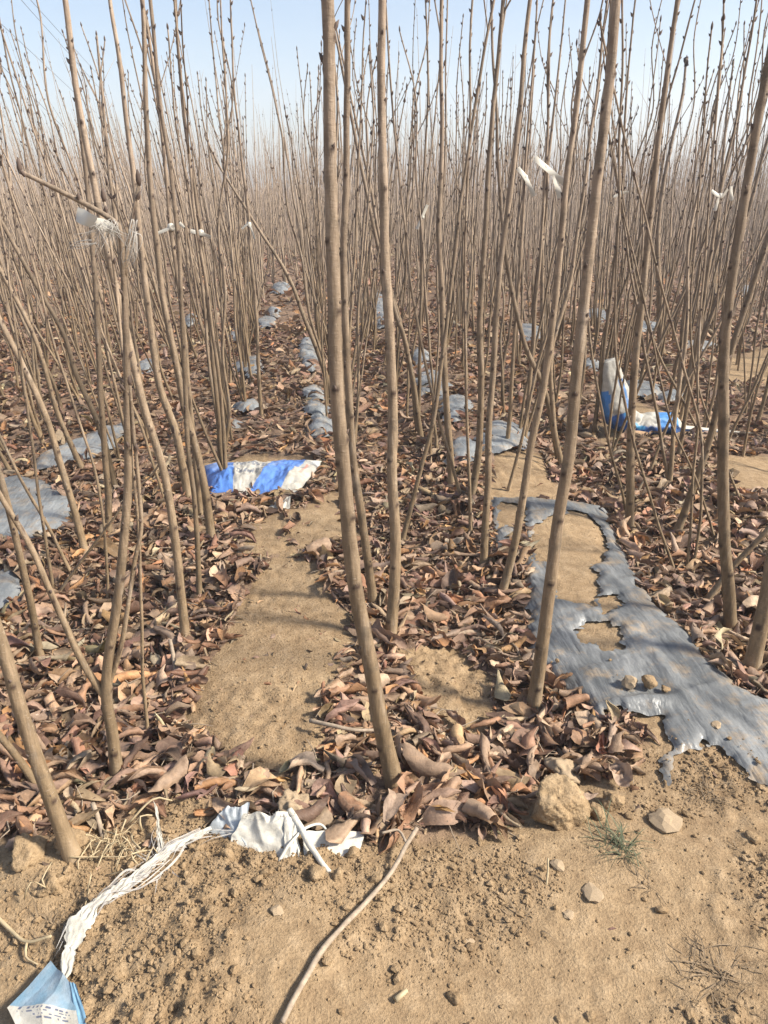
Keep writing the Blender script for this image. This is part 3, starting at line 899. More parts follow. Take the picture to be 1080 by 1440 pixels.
# ------------------------------------------------------------------ saplings
def stem_mesh(name, P, r0, r1, step, sides, seed, node=0.065, flare=True, h_ref=None, kink=True, taper=False):
    """A young stem with leaf scars: P control points in local space."""
    r = np.random.default_rng(seed)
    Q = smooth_path(P, step)
    if kink and len(Q) > 6:
        L = np.concatenate([[0], np.cumsum(np.linalg.norm(np.diff(Q, axis=0), axis=1))])
        Q = Q + np.stack([vnoise(L * 4.5 + seed, L * 0, seed) * 0.010, vnoise(L * 4.5 - seed, L * 0 + 3, seed) * 0.010, L * 0], -1) * np.minimum(1, L / 0.3)[:, None]
    L = np.concatenate([[0], np.cumsum(np.linalg.norm(np.diff(Q, axis=0), axis=1))])
    t = L / L[-1]
    R = r1 + (0.88 * r0 - r1) * (1 - t) ** 1.12 if taper else r0 + (r1 - r0) * t ** 0.9
    if flare: R = R * (1 + 0.45 * np.exp(-L / 0.04) + 0.14 * np.exp(-L / 0.15))
    R = R * (1 + 0.05 * vnoise(L * 11 + seed, L * 0, seed + 1))
    V, Fs = tube(Q, R, sides)
    n = len(Q)
    scar = np.zeros(len(V)); ax = V[:n * sides].reshape(n, sides, 3) - Q[:, None, :]
    nod = np.arange(0.12 + r.uniform(0, 0.05), L[-1], node * r.uniform(0.9, 1.15))
    bl = []
    for k, s in enumerate(nod):
        s = s + r.normal(0, 0.008)
        a = k * 2.4 + r.normal(0, 0.25) + seed
        i0 = int(np.clip(np.searchsorted(L, s), 1, n - 2))
        lo = max(0, i0 - 2); hi = min(n, i0 + 3)
        an = np.arange(sides) / sides * 2 * math.pi
        da = np.abs((an - a + math.pi) % (2 * math.pi) - math.pi)
        for i in range(lo, hi):
            ds = (L[i] - s)
            g = np.exp(-(da / 0.5) ** 2) * math.exp(-(ds / max(0.008, step * 0.5)) ** 2)
            V[i * sides:(i + 1) * sides] += ax[i] * (g * 0.26)[:, None]
            m = (da < 0.46) & (abs(ds) <= max(0.006, step * 0.5))
            scar[i * sides:(i + 1) * sides][m] = np.maximum(scar[i * sides:(i + 1) * sides][m], 0.95)
        d = ax[i0][int(round(a / (2 * math.pi) * sides)) % sides]
        bl.append((Q[i0], d / (np.linalg.norm(d) + 1e-9), R[i0], t[i0]))
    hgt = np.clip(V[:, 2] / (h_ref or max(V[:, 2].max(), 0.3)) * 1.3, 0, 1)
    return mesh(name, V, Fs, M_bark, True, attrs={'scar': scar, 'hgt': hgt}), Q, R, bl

def bud_mesh(bl, tip, seed, tmin=0.35, size=0.011):
    """Small pointed buds sitting above the leaf scars, and the end bud."""
    r = np.random.default_rng(seed)
    parts = []
    for q, d, rad, t in bl:
        if t < tmin: continue
        s = size * r.uniform(0.7, 1.3) * (0.8 + 0.5 * t)
        b = q + d * rad * 0.8; up = np.array([0, 0, 1.0])
        ax = d * 0.55 + up * 0.8; ax /= np.linalg.norm(ax)
        e = np.cross(ax, up + d * 0.3); e /= np.linalg.norm(e) + 1e-9; g = np.cross(ax, e)
        w = s * 0.42
        V = [b + e * w, b + g * w, b - e * w, b - g * w, b + ax * s * 0.6 + e * w * .9, b + ax * s * .6 + g * w * .9, b + ax * s * .6 - e * w * .9, b + ax * s * .6 - g * w * .9, b + ax * s * 1.5]
        parts.append((np.array(V), [np.array([(0, 1, 5, 4), (1, 2, 6, 5), (2, 3, 7, 6), (3, 0, 4, 7)]), np.array([(4, 5, 8), (5, 6, 8), (6, 7, 8), (7, 4, 8)])]))
    if tip is not None:
        V, F = tube(np.array([tip + (0, 0, -0.004), tip + (0, 0, 0.006), tip + (0, 0, 0.016), tip + (0, 0, 0.026)]), [0.0035, 0.0055, 0.0045, 0.001], 6)
        parts.append((V, F))
    if not parts: return None
    V, F = join(parts)
    return mesh('buds', V, F, M_bud, True)

def withered(parent, p, s, seed):
    v, fq, uv = leaf_shape(np.random.default_rng(seed), 8, 6, 'crumpled')
    me = mesh('withered_leaf', v * s, fq, M_leaf, True, uv=uv)
    o = obj('withered_leaf', me, parent, p); o.color = (0.055, 0.04, 0.036, 1); o.rotation_euler = (0.5, 1.2, seed)
    return o

def grow_on(P, H, r, lean):
    """Carry a stem on beyond what the photo shows, up to about H above its foot."""
    P = [np.array(p) for p in P]
    while P[-1][2] < H - 0.05:
        d = P[-1] - P[-2]; d = d / np.linalg.norm(d)
        d = d + np.array([r.normal(0, 0.02), r.normal(0, 0.02), 0.05]); d /= np.linalg.norm(d)
        st = min(0.45, (H - P[-1][2]) / max(d[2], 0.3) + 0.02)
        P.append(P[-1] + d * st)
    return P

HEROES = [  # label, base width px, height of tip (None: ends at last point), stems: list of px polylines (first point = ground)
    ('thickest sapling at centre, its trunk leaning left through the whole picture', 34, 3.4, [[(556, 1108), (535, 1010), (510, 890), (490, 750), (473, 500), (463, 250), (459, 0)]]),
    ('slim sapling close behind the thick centre trunk, running beside it upwards', 18, 3.3, [[(526, 855), (510, 740), (496, 620), (486, 430), (485, 240), (491, 0)]]),
    ('straight sapling just right of the thick centre trunk', 24, 3.3, [[(548, 905), (556, 800), (553, 660), (547, 450), (538, 240), (535, 0)]]),
    ('sapling standing at the left edge of the torn film, leaning right', 27, 3.4, [[(750, 995), (765, 890), (788, 720), (810, 540), (836, 300), (868, 0)]]),
    ('slender sapling between the film holes and the leaves, leaning right', 17, 3.2, [[(705, 840), (728, 740), (752, 600), (777, 452), (800, 230), (826, 0)]]),
    ('tall sapling right of the torn film with a peeling foot', 25, 3.3, [[(1028, 890), (1020, 760), (1017, 600), (1025, 440), (1045, 300), (1078, 110)]]),
    ('stout sapling at the right edge, mostly out of the picture', 32, 2.9, [[(1055, 950), (1068, 880), (1085, 800), (1115, 600)]]),
    ('arching side stem at the right edge behind the stout sapling', 12, 2.6, [[(990, 850), (1025, 805), (1080, 742), (1150, 640)]]),
    ('sapling with a slight bow right of centre, left of the film holes', 15, 3.1, [[(680, 800), (686, 690), (688, 600), (700, 415), (721, 240), (746, 0)]]),
    ('sapling behind the bowed one right of centre, almost upright', 15, 3.2, [[(663, 700), (675, 600), (677, 415), (688, 240), (706, 0)]]),
    ('thin rod of a sapling left of the bowed pair right of centre', 7, 2.6, [[(662, 755), (657, 600), (654, 450), (656, 330), (660, 150)]]),
    ('sapling with a dark knot at mid height right of centre', 15, 3.2, [[(635, 685), (628, 560), (622, 415), (617, 315), (620, 200), (622, 0)]]),
    ('thin sapling leaning right, crossing the knotted one', 10, 2.9, [[(565, 765), (590, 665), (608, 595), (626, 480), (640, 340), (656, 240), (684, 60)]]),
    ('brownish sapling behind the torn film, left of the standing sack foot', 18, 3.3, [[(885, 745), (886, 650), (892, 520), (905, 390), (921, 240), (952, 0)]]),
    ('thick blurred trunk at the lower left corner, leaning out of the picture', 31, 2.6, [[(103, 1205), (60, 1090), (15, 950), (-30, 820)]]),
    ('low side shoot beside the blurred trunk at the lower left corner', 15, 1.6, [[(55, 1110), (20, 1060), (-20, 1010)]]),
    ('forked sapling at lower left with a knot near its foot and torn plastic above', 22, None, [[(166, 1097), (158, 1035), (150, 985), (153, 935), (164, 850), (178, 700), (181, 600), (180, 480), (176, 385), (170, 330), (160, 311), (110, 282), (28, 241)],
        [(150, 985), (115, 930), (80, 855), (45, 770), (0, 690), (-40, 600)], [(160, 975), (172, 900), (188, 790), (197, 745), (194, 680), (186, 600), (180, 540)], [(177, 390), (179, 350), (186, 300), (193, 258)]]),
    ('sapling left of the bare strip with a whitened foot, leaning left', 18, 3.2, [[(262, 905), (251, 800), (231, 675), (200, 560), (176, 455), (145, 320), (118, 180), (90, 0)]]),
    ('sapling at the left edge of the leaf path below the blue sack', 17, 3.2, [[(298, 762), (284, 670), (262, 580), (240, 477), (222, 365), (210, 240), (201, 0)]]),
    ('thin pale sapling left of the bare strip, close to the blue sack end', 11, 3.0, [[(281, 845), (274, 720), (264, 600), (255, 430), (246, 310), (228, 150), (212, 0)]]),
    ('dark sapling behind the pale ones at left of the blue sack', 17, 3.2, [[(265, 702), (250, 620), (225, 540), (207, 415), (193, 290), (168, 90), (155, 0)]]),
    ('sapling beside the left film sheet, slanting out at the left edge', 15, 2.8, [[(120, 780), (104, 715), (64, 590), (0, 450), (-60, 330)]]),
    ('upright sapling right of the left film sheet', 14, 3.1, [[(153, 752), (149, 640), (140, 520), (132, 380), (122, 250), (100, 60)]]),
    ('sapling near the left edge, in front of the film corner', 15, 2.7, [[(58, 928), (38, 825), (16, 725), (-10, 620)]]),
    ('very thin pale shoot between the forked sapling and the bare strip', 7, 1.5, [[(208, 1036), (198, 880), (194, 760), (190, 660), (178, 560)]]),
    ('thin twiggy shoot crossing low beside the left film sheet', 6, None, [[(78, 842), (100, 808), (126, 772), (150, 740), (188, 690), (216, 664), (243, 608)]]),
    ('thin straight shoot slanting left below the left film sheet', 7, 1.9, [[(101, 808), (57, 722), (0, 618), (-30, 560)]]),
    ('thin shoot standing in front of the left film sheet', 7, 1.7, [[(76, 838), (60, 725), (42, 605), (25, 480)]]),
    ('whitish whip shoot between the forked sapling and the left film sheet', 6, 1.9, [[(152, 845), (145, 712), (113, 600), (85, 510), (60, 420)]]),
    ('long bare stem slanting left across the leaf path from behind the centre trunk', 10, None, [[(468, 566), (458, 528), (425, 440), (400, 380), (350, 300), (312, 240), (288, 192)]]),
    ('sapling of a crossing pair right of centre, leaning left', 12, 2.8, [[(593, 622), (572, 490), (555, 435), (530, 340), (500, 190)]]),
    ('second sapling of the crossing pair right of centre, also leaning left', 10, 2.7, [[(588, 612), (577, 520), (562, 450), (548, 400), (520, 260)]]),
    ('crooked sapling leaning left at middle right, above the bare earth', 12, 2.9, [[(787, 652), (764, 545), (736, 480), (718, 400), (708, 330), (700, 200)]]),
    ('slim sapling behind the one leaning over the film, middle right', 11, 2.9, [[(792, 662), (778, 590), (776, 490), (800, 400), (815, 300), (840, 120)]]),
    ('upright sapling far behind the film at middle right with white ribbon', 10, 3.0, [[(765, 540), (762, 475), (763, 340), (770, 240), (792, 30)]]),
    ('sapling sweeping up to the right past the standing blue sack', 15, 3.0, [[(950, 752), (968, 705), (1000, 610), (1030, 490), (1046, 440), (1080, 335)]]),
    ('sapling leaning right behind the sweeping one at right', 12, 2.9, [[(955, 556), (972, 515), (992, 465), (1016, 410), (1040, 340), (1070, 230)]]),
    ('dark upright sapling behind the standing blue sack, withered leaf at its top', 13, None, [[(931, 502), (927, 420), (926, 315), (940, 220), (958, 140), (966, 82)]]),
    ('sapling at upper right with a withered leaf clinging to its tip', 10, None, [[(1000, 470), (1006, 380), (1012, 280), (1020, 180), (1031, 86)]]),
    ('green brown whip crossing in front of the standing blue sack', 6, 2.4, [[(886, 742), (852, 600), (830, 480), (826, 400), (838, 290), (850, 150)]]),
    ('whip shoot slanting left at right of the torn film', 6, 2.2, [[(948, 802), (906, 670), (873, 545), (867, 465), (868, 340), (872, 200)]]),
    ('left one of two thin shoots rising from one foot right of the film', 6, 2.0, [[(966, 802), (974, 690), (980, 600), (985, 480), (992, 350)]]),
    ('right one of two thin shoots rising from one foot right of the film', 6, 2.0, [[(974, 802), (988, 700), (985, 610), (962, 520), (940, 440)]]),
    ('thin whip leaning right at the right edge, above the bare ground', 6, 2.0, [[(1012, 648), (1040, 585), (1078, 505), (1110, 430)]]),
    ('thin whip leaning left from the right of the standing sack', 6, 2.1, [[(998, 640), (958, 560), (915, 470), (895, 400), (880, 300)]]),
    ('thin crooked whip crossing right behind the sweeping sapling', 5, 2.0, [[(1042, 706), (1004, 610), (978, 525), (970, 430), (978, 330)]]),
    ('slender whip leaning right from in front of the standing sack', 6, 2.2, [[(912, 668), (938, 600), (965, 540), (1004, 470), (1040, 400)]]),
    ('thin twig rising left of the tall right sapling, leaning left', 5, 1.8, [[(1005, 760), (985, 690), (950, 610), (930, 540), (915, 470)]]),
    ('slender stem left of the knotted sapling, crossing it low down', 7, 2.4, [[(648, 700), (620, 600), (600, 520), (585, 440), (570, 330)]]),
    ('thin stem leaning right beside the film flap at middle', 7, 2.3, [[(715, 690), (735, 610), (752, 530), (775, 440), (790, 340)]]),
    ('thin whip leaning left between the left film sheet and the blue sack', 6, 2.2, [[(232, 705), (205, 620), (170, 530), (135, 440), (105, 350)]]),
    ('stem slanting left at the left edge, upper one of a fan', 12, 2.8, [[(163, 690), (140, 600), (110, 530), (87, 465), (40, 380), (0, 305)]]),
    ('stem slanting left at the left edge, middle one of a fan', 11, 2.8, [[(118, 665), (84, 590), (50, 480), (0, 378), (-40, 300)]]),
    ('sapling topped with a blunt bud below the sky at upper left', 12, None, [[(205, 590), (178, 420), (160, 290), (150, 210), (143, 120), (137, 50)]]),
]
hero_xy = []
stem_ref = {}
for k, (lb, wpx, H, stems) in enumerate(HEROES):
    r = np.random.default_rng(900 + k)
    base = spot(*stems[0][0])
    if k == 15 or k == 7: pass
    hero_xy.append((base.x, base.y))
    t = thing('sapling', base, lb, 'sapling', 'bare saplings of the front rows')
    o = base - Vector((0, 0, CAM_H)); dep = o.dot(ray(540, 720))
    r0 = wpx / FPX * dep / 2 * 0.77
    slope = r.normal(0, 0.03)
    for j, st in enumerate(stems):
        if j == 0:
            P = [np.array([0, 0, -0.03])]
            P += [np.array(upright(px, py, base, slope) - base) for px, py in st[1:]]
            P[0] = P[0] + np.array([0, 0, 0]); 
            P.insert(1, np.array([0.0, 0, 0.0]))
            if H: P = grow_on(P, H * r.uniform(0.94, 1.04), r, 0)
            rt = 0.0032 if H else max(0.003, r0 * 0.26)
            big = r0 > 0.011
            me, Q, R, bl = stem_mesh('trunk', P, r0, rt, 0.012 if big else 0.025, 16 if big else 9, 900 + k, h_ref=2.2, taper=bool(H))
            tr = obj('trunk', me, t)
            main = (Q, R)
            bm_ = bud_mesh(bl, Q[-1], k, 0.04, 0.009)
            if bm_: tag(obj('buds', bm_, tr), kind='stuff')
            # a few thin side branches on the upper stem
            if H and H > 2.5 and r0 > 0.012:
                for _ in range(int(r.integers(0, 3))):
                    i = int(len(Q) * r.uniform(0.62, 0.9)); a = r.uniform(0, 6.28); Lb = r.uniform(0.25, 0.7)
                    d = np.array([math.cos(a) * 0.5, math.sin(a) * 0.5, 0.85])
                    PB = [Q[i], Q[i] + d * Lb * 0.5, Q[i] + d * Lb * 0.8 + np.array([0, 0, Lb * 0.25])]
                    mb, QB, RB, bb = stem_mesh('branch', PB, R[i] * 0.5, 0.0025, 0.03, 7, 7000 + k, flare=False, h_ref=2.2)
                    br = obj('branch', mb, t)
                    q = bud_mesh(bb, QB[-1], k, 0.1, 0.010)
                    if q: tag(obj('buds', q, br), kind='stuff')
        else:
            P = [np.array(upright(px, py, base, slope) - base) for px, py in st]
            i = int(np.argmin(np.linalg.norm(main[0] - P[0], axis=1)))
            P[0] = main[0][i]
            w = {1: 0.62, 2: 0.42, 3: 0.36}[j]
            me, Q, R, bl = stem_mesh('branch', P, r0 * w, r0 * w * 0.5, 0.025, 10, 1300 + k + j, flare=False, h_ref=2.2)
            br = obj('branch', me, t)
            q = bud_mesh(bl, Q[-1], k, 0.3, 0.010)
            if q: tag(obj('buds', q, br), kind='stuff')
    if 'withered' in lb:
        withered(t, main[0][-3], 0.13 if 'dark' in lb else 0.09, k)
    if 'knot near its foot' in lb:
        Vk, Fk = tube(smooth_path([main[0][4], main[0][7], main[0][9]], 0.008), [0.0] + [0.0] , 4) if False else (None, None)
    stem_ref[lb] = (t, base, main)

# rows beyond: prototypes, then copies
def make_proto(k):
    r = np.random.default_rng(4000 + k)
    H = r.uniform(2.1, 3.0); r0 = r.uniform(0.0075, 0.0145)
    t = bpy.data.objects.new('sapling', None)
    lean = r.normal(0, 0.05); cur = r.normal(0, 0.05)
    P = [np.array([0, 0, -0.03]), np.array([0, 0, 0.0])]
    for z in np.linspace(0.3, H, 7):
        P.append(np.array([lean * z + cur * (z / H) ** 2 * 0.6 + r.normal(0, 0.012), r.normal(0, 0.012) + 0.03 * r.normal() * z / H, z]))
    res = []
    me, Q, R, bl = stem_mesh('trunk', P, r0, 0.0035, 0.05, 8, 4000 + k, node=0.085, h_ref=2.2, taper=True)
    bm_ = bud_mesh(bl, Q[-1], k, 0.3, 0.0095)
    res.append(('trunk', me, bm_))
    if k % 3 != 2:                                            # a second shoot from the stool
        l2 = r.normal(0, 0.16); H2 = H * r.uniform(0.55, 0.9); a = r.uniform(0, 6.28)
        P2 = [np.array([0, 0, 0.02])] + [np.array([math.cos(a) * abs(l2) * z, math.sin(a) * abs(l2) * z * 0.6, z]) for z in np.linspace(0.3, H2, 5)]
        me2, Q2, R2, bl2 = stem_mesh('branch', P2, r0 * 0.7, 0.003, 0.06, 7, 4100 + k, node=0.09, h_ref=2.2, flare=False)
        res.append(('branch', me2, bud_mesh(bl2, Q2[-1], k, 0.4, 0.012)))
    for b in range(int(r.integers(0, 3)) if k % 2 else 0):
        i = int(len(Q) * r.uniform(0.5, 0.85)); a = r.uniform(0, 6.28); Lb = r.uniform(0.3, 0.8)
        d = np.array([math.cos(a) * 0.45, math.sin(a) * 0.45, 0.85])
        me3, Q3, R3, bl3 = stem_mesh('branch', [Q[i], Q[i] + d * Lb * 0.5, Q[i] + d * Lb + np.array([0, 0, 0.08])], R[i] * 0.6, 0.0025, 0.05, 6, 4200 + k * 5 + b, flare=False, h_ref=2.2)
        res.append(('branch', me3, bud_mesh(bl3, Q3[-1], k, 0.1, 0.011)))
    bpy.data.objects.remove(t)
    return res
PROTO = [make_proto(k) for k in range(16)]

rt = np.random.default_rng(55)
cands = []
for bed in range(-46, 58):
    for s in (-1, 1):
        xr = BED0 + BEDP * bed + s * BEDW
        y = 2.0 + rt.uniform(0, 0.3)
        while y < 44:
            y += rt.uniform(0.17, 0.36) * (1 if y < 30 else 1.4)
            x = xr + rt.normal(0, 0.045 if y < 12 else 0.22)
            if not in_view(np.array([x]), np.array([y]), 0.6)[0]: continue
            ymin = 3.95 if -1.1 < x < 1.7 else (3.55 if x > 0 else 3.3)
            if y < ymin: continue
            if min((x - a) ** 2 + (y - b) ** 2 for a, b in hero_xy) < 0.17 ** 2: continue
            cands.append((math.hypot(x, y), x, y, bed, s))
cands.sort()
ORD = ['first', 'second', 'third', 'fourth', 'fifth', 'sixth', 'seventh', 'eighth', 'ninth', 'tenth', 'eleventh', 'twelfth', 'thirteenth', 'fourteenth', 'fifteenth', 'sixteenth', 'seventeenth', 'eighteenth', 'nineteenth', 'twentieth']
def ordw(n):
    if n < 20: return ORD[n]
    return ['twenty', 'thirty', 'forty'][(n + 1) // 10 - 2] + ('-' + ORD[(n + 1) % 10 - 1] if (n + 1) % 10 else '')
def row_name(bed, s):
    n = bed * 2 + (1 if s > 0 else 0)                         # 0 = left shoulder of the path bed, 1 = right shoulder
    if n == 0: return 'row on the left edge of the leaf path'
    if n == 1: return 'row on the right edge of the leaf path'
    return f'{ordw(n - 2)} row right of the leaf path' if n > 1 else f'{ordw(-n - 1)} row left of the leaf path'
NSING = 300 - len(HEROES)
rowcount = {}
def lean_for(x, y, r):
    m = -0.12 if x < -0.6 else (-0.03 if x < 0.2 else 0.015)
    return r.normal(m, 0.055), r.normal(0, 0.04)
for d, x, y, bed, s in cands[:NSING]:
    n = rowcount.get((bed, s), 0); rowcount[(bed, s)] = n + 1
    pr = PROTO[int(rt.integers(0, len(PROTO)))]
    t = thing('sapling', (x, y, h1(x, y)), f'{ordw(n)} bare sapling beyond the nearest ones, {row_name(bed, s)}', 'sapling', 'bare saplings in the rows')
    lx, ly = lean_for(x, y, rt)
    q = Vector((lx, ly, 1)).to_track_quat('Z', 'Y')
    t.rotation_mode = 'QUATERNION'
    t.rotation_quaternion = q @ Euler((0, 0, rt.uniform(0, 6.28))).to_quaternion()
    sc = rt.uniform(0.86, 1.06); wd = rt.uniform(0.85, 1.2)
    t.scale = (wd, wd, sc)
    for nm, me, bm_ in pr:
        o = obj(nm, me, t)
        if bm_ is not None: tag(obj('buds', bm_, o), kind='stuff')

def far_stems():
    sides = 4
    Vs, Fq, Cs, Ft, o = [], [], [], [], 0
    r = np.random.default_rng(66)
    an = np.arange(sides) / sides * 6.283
    jj = np.arange(sides); kk = (jj + 1) % sides
    for d, x, y, bed, s in cands[NSING:]:
        nst = 1 + int(r.uniform() < (0.55 if d < 25 else 0.35)) + int(r.uniform() < (0.25 if d < 25 else 0.0))
        for q in range(nst):
            H = float(np.clip(r.normal(2.4, 0.38), 1.4, 3.4)) * (1 if q == 0 else r.uniform(0.5, 0.85))
            if r.uniform() < 0.07: H *= 1.15
            nr = 6 if d < 18 else 4
            lx, ly = lean_for(x, y, r)
            if q: lx += r.normal(0, 0.16); ly += r.normal(0, 0.1)
            z = np.linspace(-0.03, H, nr); c = r.normal(0, 0.06)
            P = np.stack([x + lx * z + c * (z / H) ** 2 + r.normal(0, 0.012, nr), y + ly * z + r.normal(0, 0.012, nr), h1(x, y) + z], -1)
            R = (r.uniform(0.0075, 0.0155) * (1 if q == 0 else 0.7)) * (0.12 + 0.88 * (1 - (z - z[0]) / (H + 0.03)) ** 1.1)
            VV = P[:, None, :] + R[:, None, None] * np.stack([np.cos(an), np.sin(an), 0 * an], -1)[None]
            Vs.append(VV.reshape(-1, 3)); n0 = len(Vs[-1])
            i = np.arange(nr - 1)[:, None] * sides
            Fq.append(np.stack([i + jj, i + kk, i + sides + kk, i + sides + jj], -1).reshape(-1, 4) + o)
            col = np.array((0.30, 0.228, 0.160)) * r.uniform(0.65, 1.2)
            cc = np.repeat(np.clip(z / 2, 0, 1)[:, None], sides, 1).reshape(-1, 1)
            Cs.append(col * (0.85 + 0.15 * cc) + cc * np.array((0.03, 0.03, 0.035)))
            o += n0
            nb = 5 if d < 20 else 1                             # buds and spurs on the upper half
            for b in range(nb):
                tt = r.uniform(0.45, 1.0); p = np.array([np.interp(tt * H, z, P[:, m]) for m in range(3)])
                a = r.uniform(0, 6.283); dv = np.array([math.cos(a), math.sin(a), 0])
                lb_ = r.uniform(0.012, 0.03) if r.uniform() < 0.85 else r.uniform(0.1, 0.4)
                th = 0.006 if lb_ < 0.05 else 0.0035
                e = np.array([-dv[1], dv[0], 0]) * th
                T = np.array([p + e, p - e, p - dv * th * 0.6 + (0, 0, th * 2), p + dv * lb_ * 0.6 + (0, 0, lb_ * 0.9)])
                Vs.append(T); Ft.append(np.array([(0, 1, 3), (1, 2, 3), (2, 0, 3)]) + o); o += 4
                Cs.append(np.tile(np.array([(0.10, 0.072, 0.058)]) if lb_ < 0.05 else col, (4, 1)))
    return np.vstack(Vs), [np.vstack(Fq), np.vstack(Ft)], np.vstack(Cs)
fv, ff, fc = far_stems()
tag(obj('distant_saplings', mesh('distant_saplings', fv, ff, M_farbark, True, col=fc)), 'dense mass of bare saplings receding to the hazy horizon', 'saplings', kind='stuff')

# ------------------------------------------------------------------ sacks and plastic
WHITE = np.array((0.50, 0.475, 0.41)); BLUE = np.array((0.10, 0.235, 0.62)); SKYB = np.array((0.22, 0.42, 0.62)); DBLUE = np.array((0.045, 0.13, 0.36)); INK = np.array((0.20, 0.21, 0.23))

def patch(corners, nu, nv, zf, colf, name, parent, mat=M_print, origin=None, thick=0.0):
    """A bent sheet between four points (front left, front right, back right, back left)."""
    a, b, c, d = [np.array(q) for q in corners]
    u = np.linspace(0, 1, nu + 1)[:, None, None]; v = np.linspace(0, 1, nv + 1)[None, :, None]
    P = (a * (1 - u) + b * u) * (1 - v) + (d * (1 - u) + c * u) * v
    U = u[..., 0] + 0 * v[..., 0]; W = v[..., 0] + 0 * u[..., 0]
    P = P + zf(U, W)
    col = colf(U, W)
    n = nv + 1
    i = (np.arange(nu)[:, None] * n + np.arange(nv)[None, :]).ravel()
    F = np.stack([i, i + n, i + n + 1, i + 1], -1)
    V = P.reshape(-1, 3) - np.array(origin)
    cl = np.asarray(col).reshape(-1, 3)
    if thick:
        lowv = V.copy(); lowv[:, 2] = V[:, 2] * 0.12 - thick
        k = len(V)
        rim = np.concatenate([np.arange(nv + 1), (np.arange(1, nu + 1) * n + nv), (nu * n + np.arange(nv)[::-1]), (np.arange(1, nu)[::-1] * n)])
        nx_ = np.roll(rim, -1)
        side = np.stack([nx_, rim, rim + k, nx_ + k], -1)
        F = np.vstack([F, F[:, ::-1] + k, side]); V = np.vstack([V, lowv]); cl = np.vstack([cl, cl * 0.8])
    return obj(name, mesh(name, V, F, mat, True, col=cl), parent)

def zonly(f):
    def g(u, v):
        z = f(u, v); return np.stack([0 * z, 0 * z, z], -1)
    return g

# blue and white sack lying across the path
cs = [spot(296, 697, 0.02), spot(418, 694, 0.02), spot(454, 650, 0.02), spot(286, 657, 0.02)]
o0 = (cs[0] + cs[1] + cs[2] + cs[3]) / 4
sk = thing('plastic_sack', o0, 'blue and white printed sack lying flat across the leaf path', 'sack')
def sz(u, v):
    edge = np.clip(np.minimum(np.minimum(u, 1 - u) * 5, np.minimum(v, 1 - v) * 2.6), 0, 1) ** 0.5
    return edge * (0.055 + 0.035 * fbm(u * 7, v * 3, 3, 3)) + 0.012 * (1 - np.abs(2 * fbm(u * 12, v * 5, 9, 3))) * edge
def scol(u, v):
    w = u + 0.012 * fbm(v * 6, u * 4, 4, 2)
    c = np.where((w < 0.27)[..., None], BLUE, WHITE)
    diag = (w > 0.44 + 0.20 * v ** 0.8 + 0.03 * np.sin(v * 5)) & (w < 0.80 + 0.10 * v)
    c = np.where(diag[..., None], BLUE * 0.95 + 0.02, c)
    fade = np.clip(fbm(u * 9, v * 6, 12, 3) * 1.6, 0, 0.6)[..., None] * (v > 0.5)[..., None]
    c = c * (1 - fade * 0.6) + np.array((0.5, 0.56, 0.62)) * fade * 0.6
    txt = ((np.abs(v - 0.42) < 0.06) | (np.abs(v - 0.62) < 0.06)) & (w > 0.30) & (w < 0.60) & (vnoise(u * 85, v * 22, 8) > -0.02)
    c = np.where((txt & ~diag)[..., None], INK, c)
    red = (np.abs(w - 0.92) < 0.012) & (v > 0.4) & (v < 0.75)
    c = np.where(red[..., None], np.array((0.62, 0.33, 0.27)), c)
    return c
patch(cs, 130, 56, zonly(sz), scol, 'sack_body', sk, origin=o0, thick=0.012)

# white scrap in front of it
cs = [spot(374, 722), spot(408, 720), spot(410, 703), spot(392, 708)]
o0 = (cs[0] + cs[2]) / 2
sc_ = thing('plastic_scrap', o0, 'small white plastic scrap on leaves below the blue sack', 'scrap')
patch(cs, 24, 12, zonly(lambda u, v: 0.03 * u * v + 0.02 + 0.02 * fbm(u * 4, v * 4, 5, 3)), lambda u, v: WHITE + 0 * u[..., None], 'scrap_sheet', sc_, origin=o0)

# the sack standing bent among the saplings at right
b0 = spot(882, 606)
sk = thing('plastic_sack', b0, 'bent blue and white sack standing among saplings at right', 'sack')
line = [np.array(upright(px, py, b0) - b0) for px, py in ((858, 506), (864, 545), (872, 580), (890, 596), (915, 597), (940, 597), (958, 602))]
Q = smooth_path(line, 0.008)
tt = np.linspace(0, 1, len(Q))
sides = 44
V, Fs = tube(Q, np.full(len(Q), 1.0), sides)
n = len(Q)
VV = V[:n * sides].reshape(n, sides, 3) - Q[:, None, :]
cen = Q[:, None, :]
wx = np.interp(tt, [0, 0.2, 0.45, 0.6, 0.9, 1], [0.055, 0.085, 0.105, 0.075, 0.08, 0.02])
wy = np.interp(tt, [0, 0.2, 0.45, 0.6, 0.9, 1], [0.03, 0.06, 0.10, 0.11, 0.10, 0.03])
hd = np.array(HEAD)
along = (VV @ hd)[..., None] * hd
an = np.arange(sides) / sides * 6.283
crk = 1 + 0.28 * fbm(tt[:, None] * 9 + 0 * an[None], 2.2 * np.cos(an)[None] + 3 * np.sin(an)[None] + 0 * tt[:, None], 21, 3)
VN = cen + ((VV - along) * wx[:, None, None] + along * wy[:, None, None]) * crk[..., None]
face = (VV @ hd)                                             # -1 towards the camera
upv = VV[..., 2]; rgt = VV @ np.array(SIDE)
c = np.where((tt[:, None] < 0.5)[..., None] & np.ones((1, sides, 1), bool), WHITE, WHITE)
vert = tt[:, None] < 0.42
c = np.where((vert & (rgt < -0.55) & (tt[:, None] > 0.22))[..., None], np.array((0.06, 0.22, 0.52)), c)
c = np.where((vert & (rgt > 0.30) & (rgt < 0.62) & (tt[:, None] > 0.15))[..., None], np.array((0.10, 0.24, 0.50)), c)
c = np.where((~vert & (upv < 0.25))[..., None], DBLUE, c)
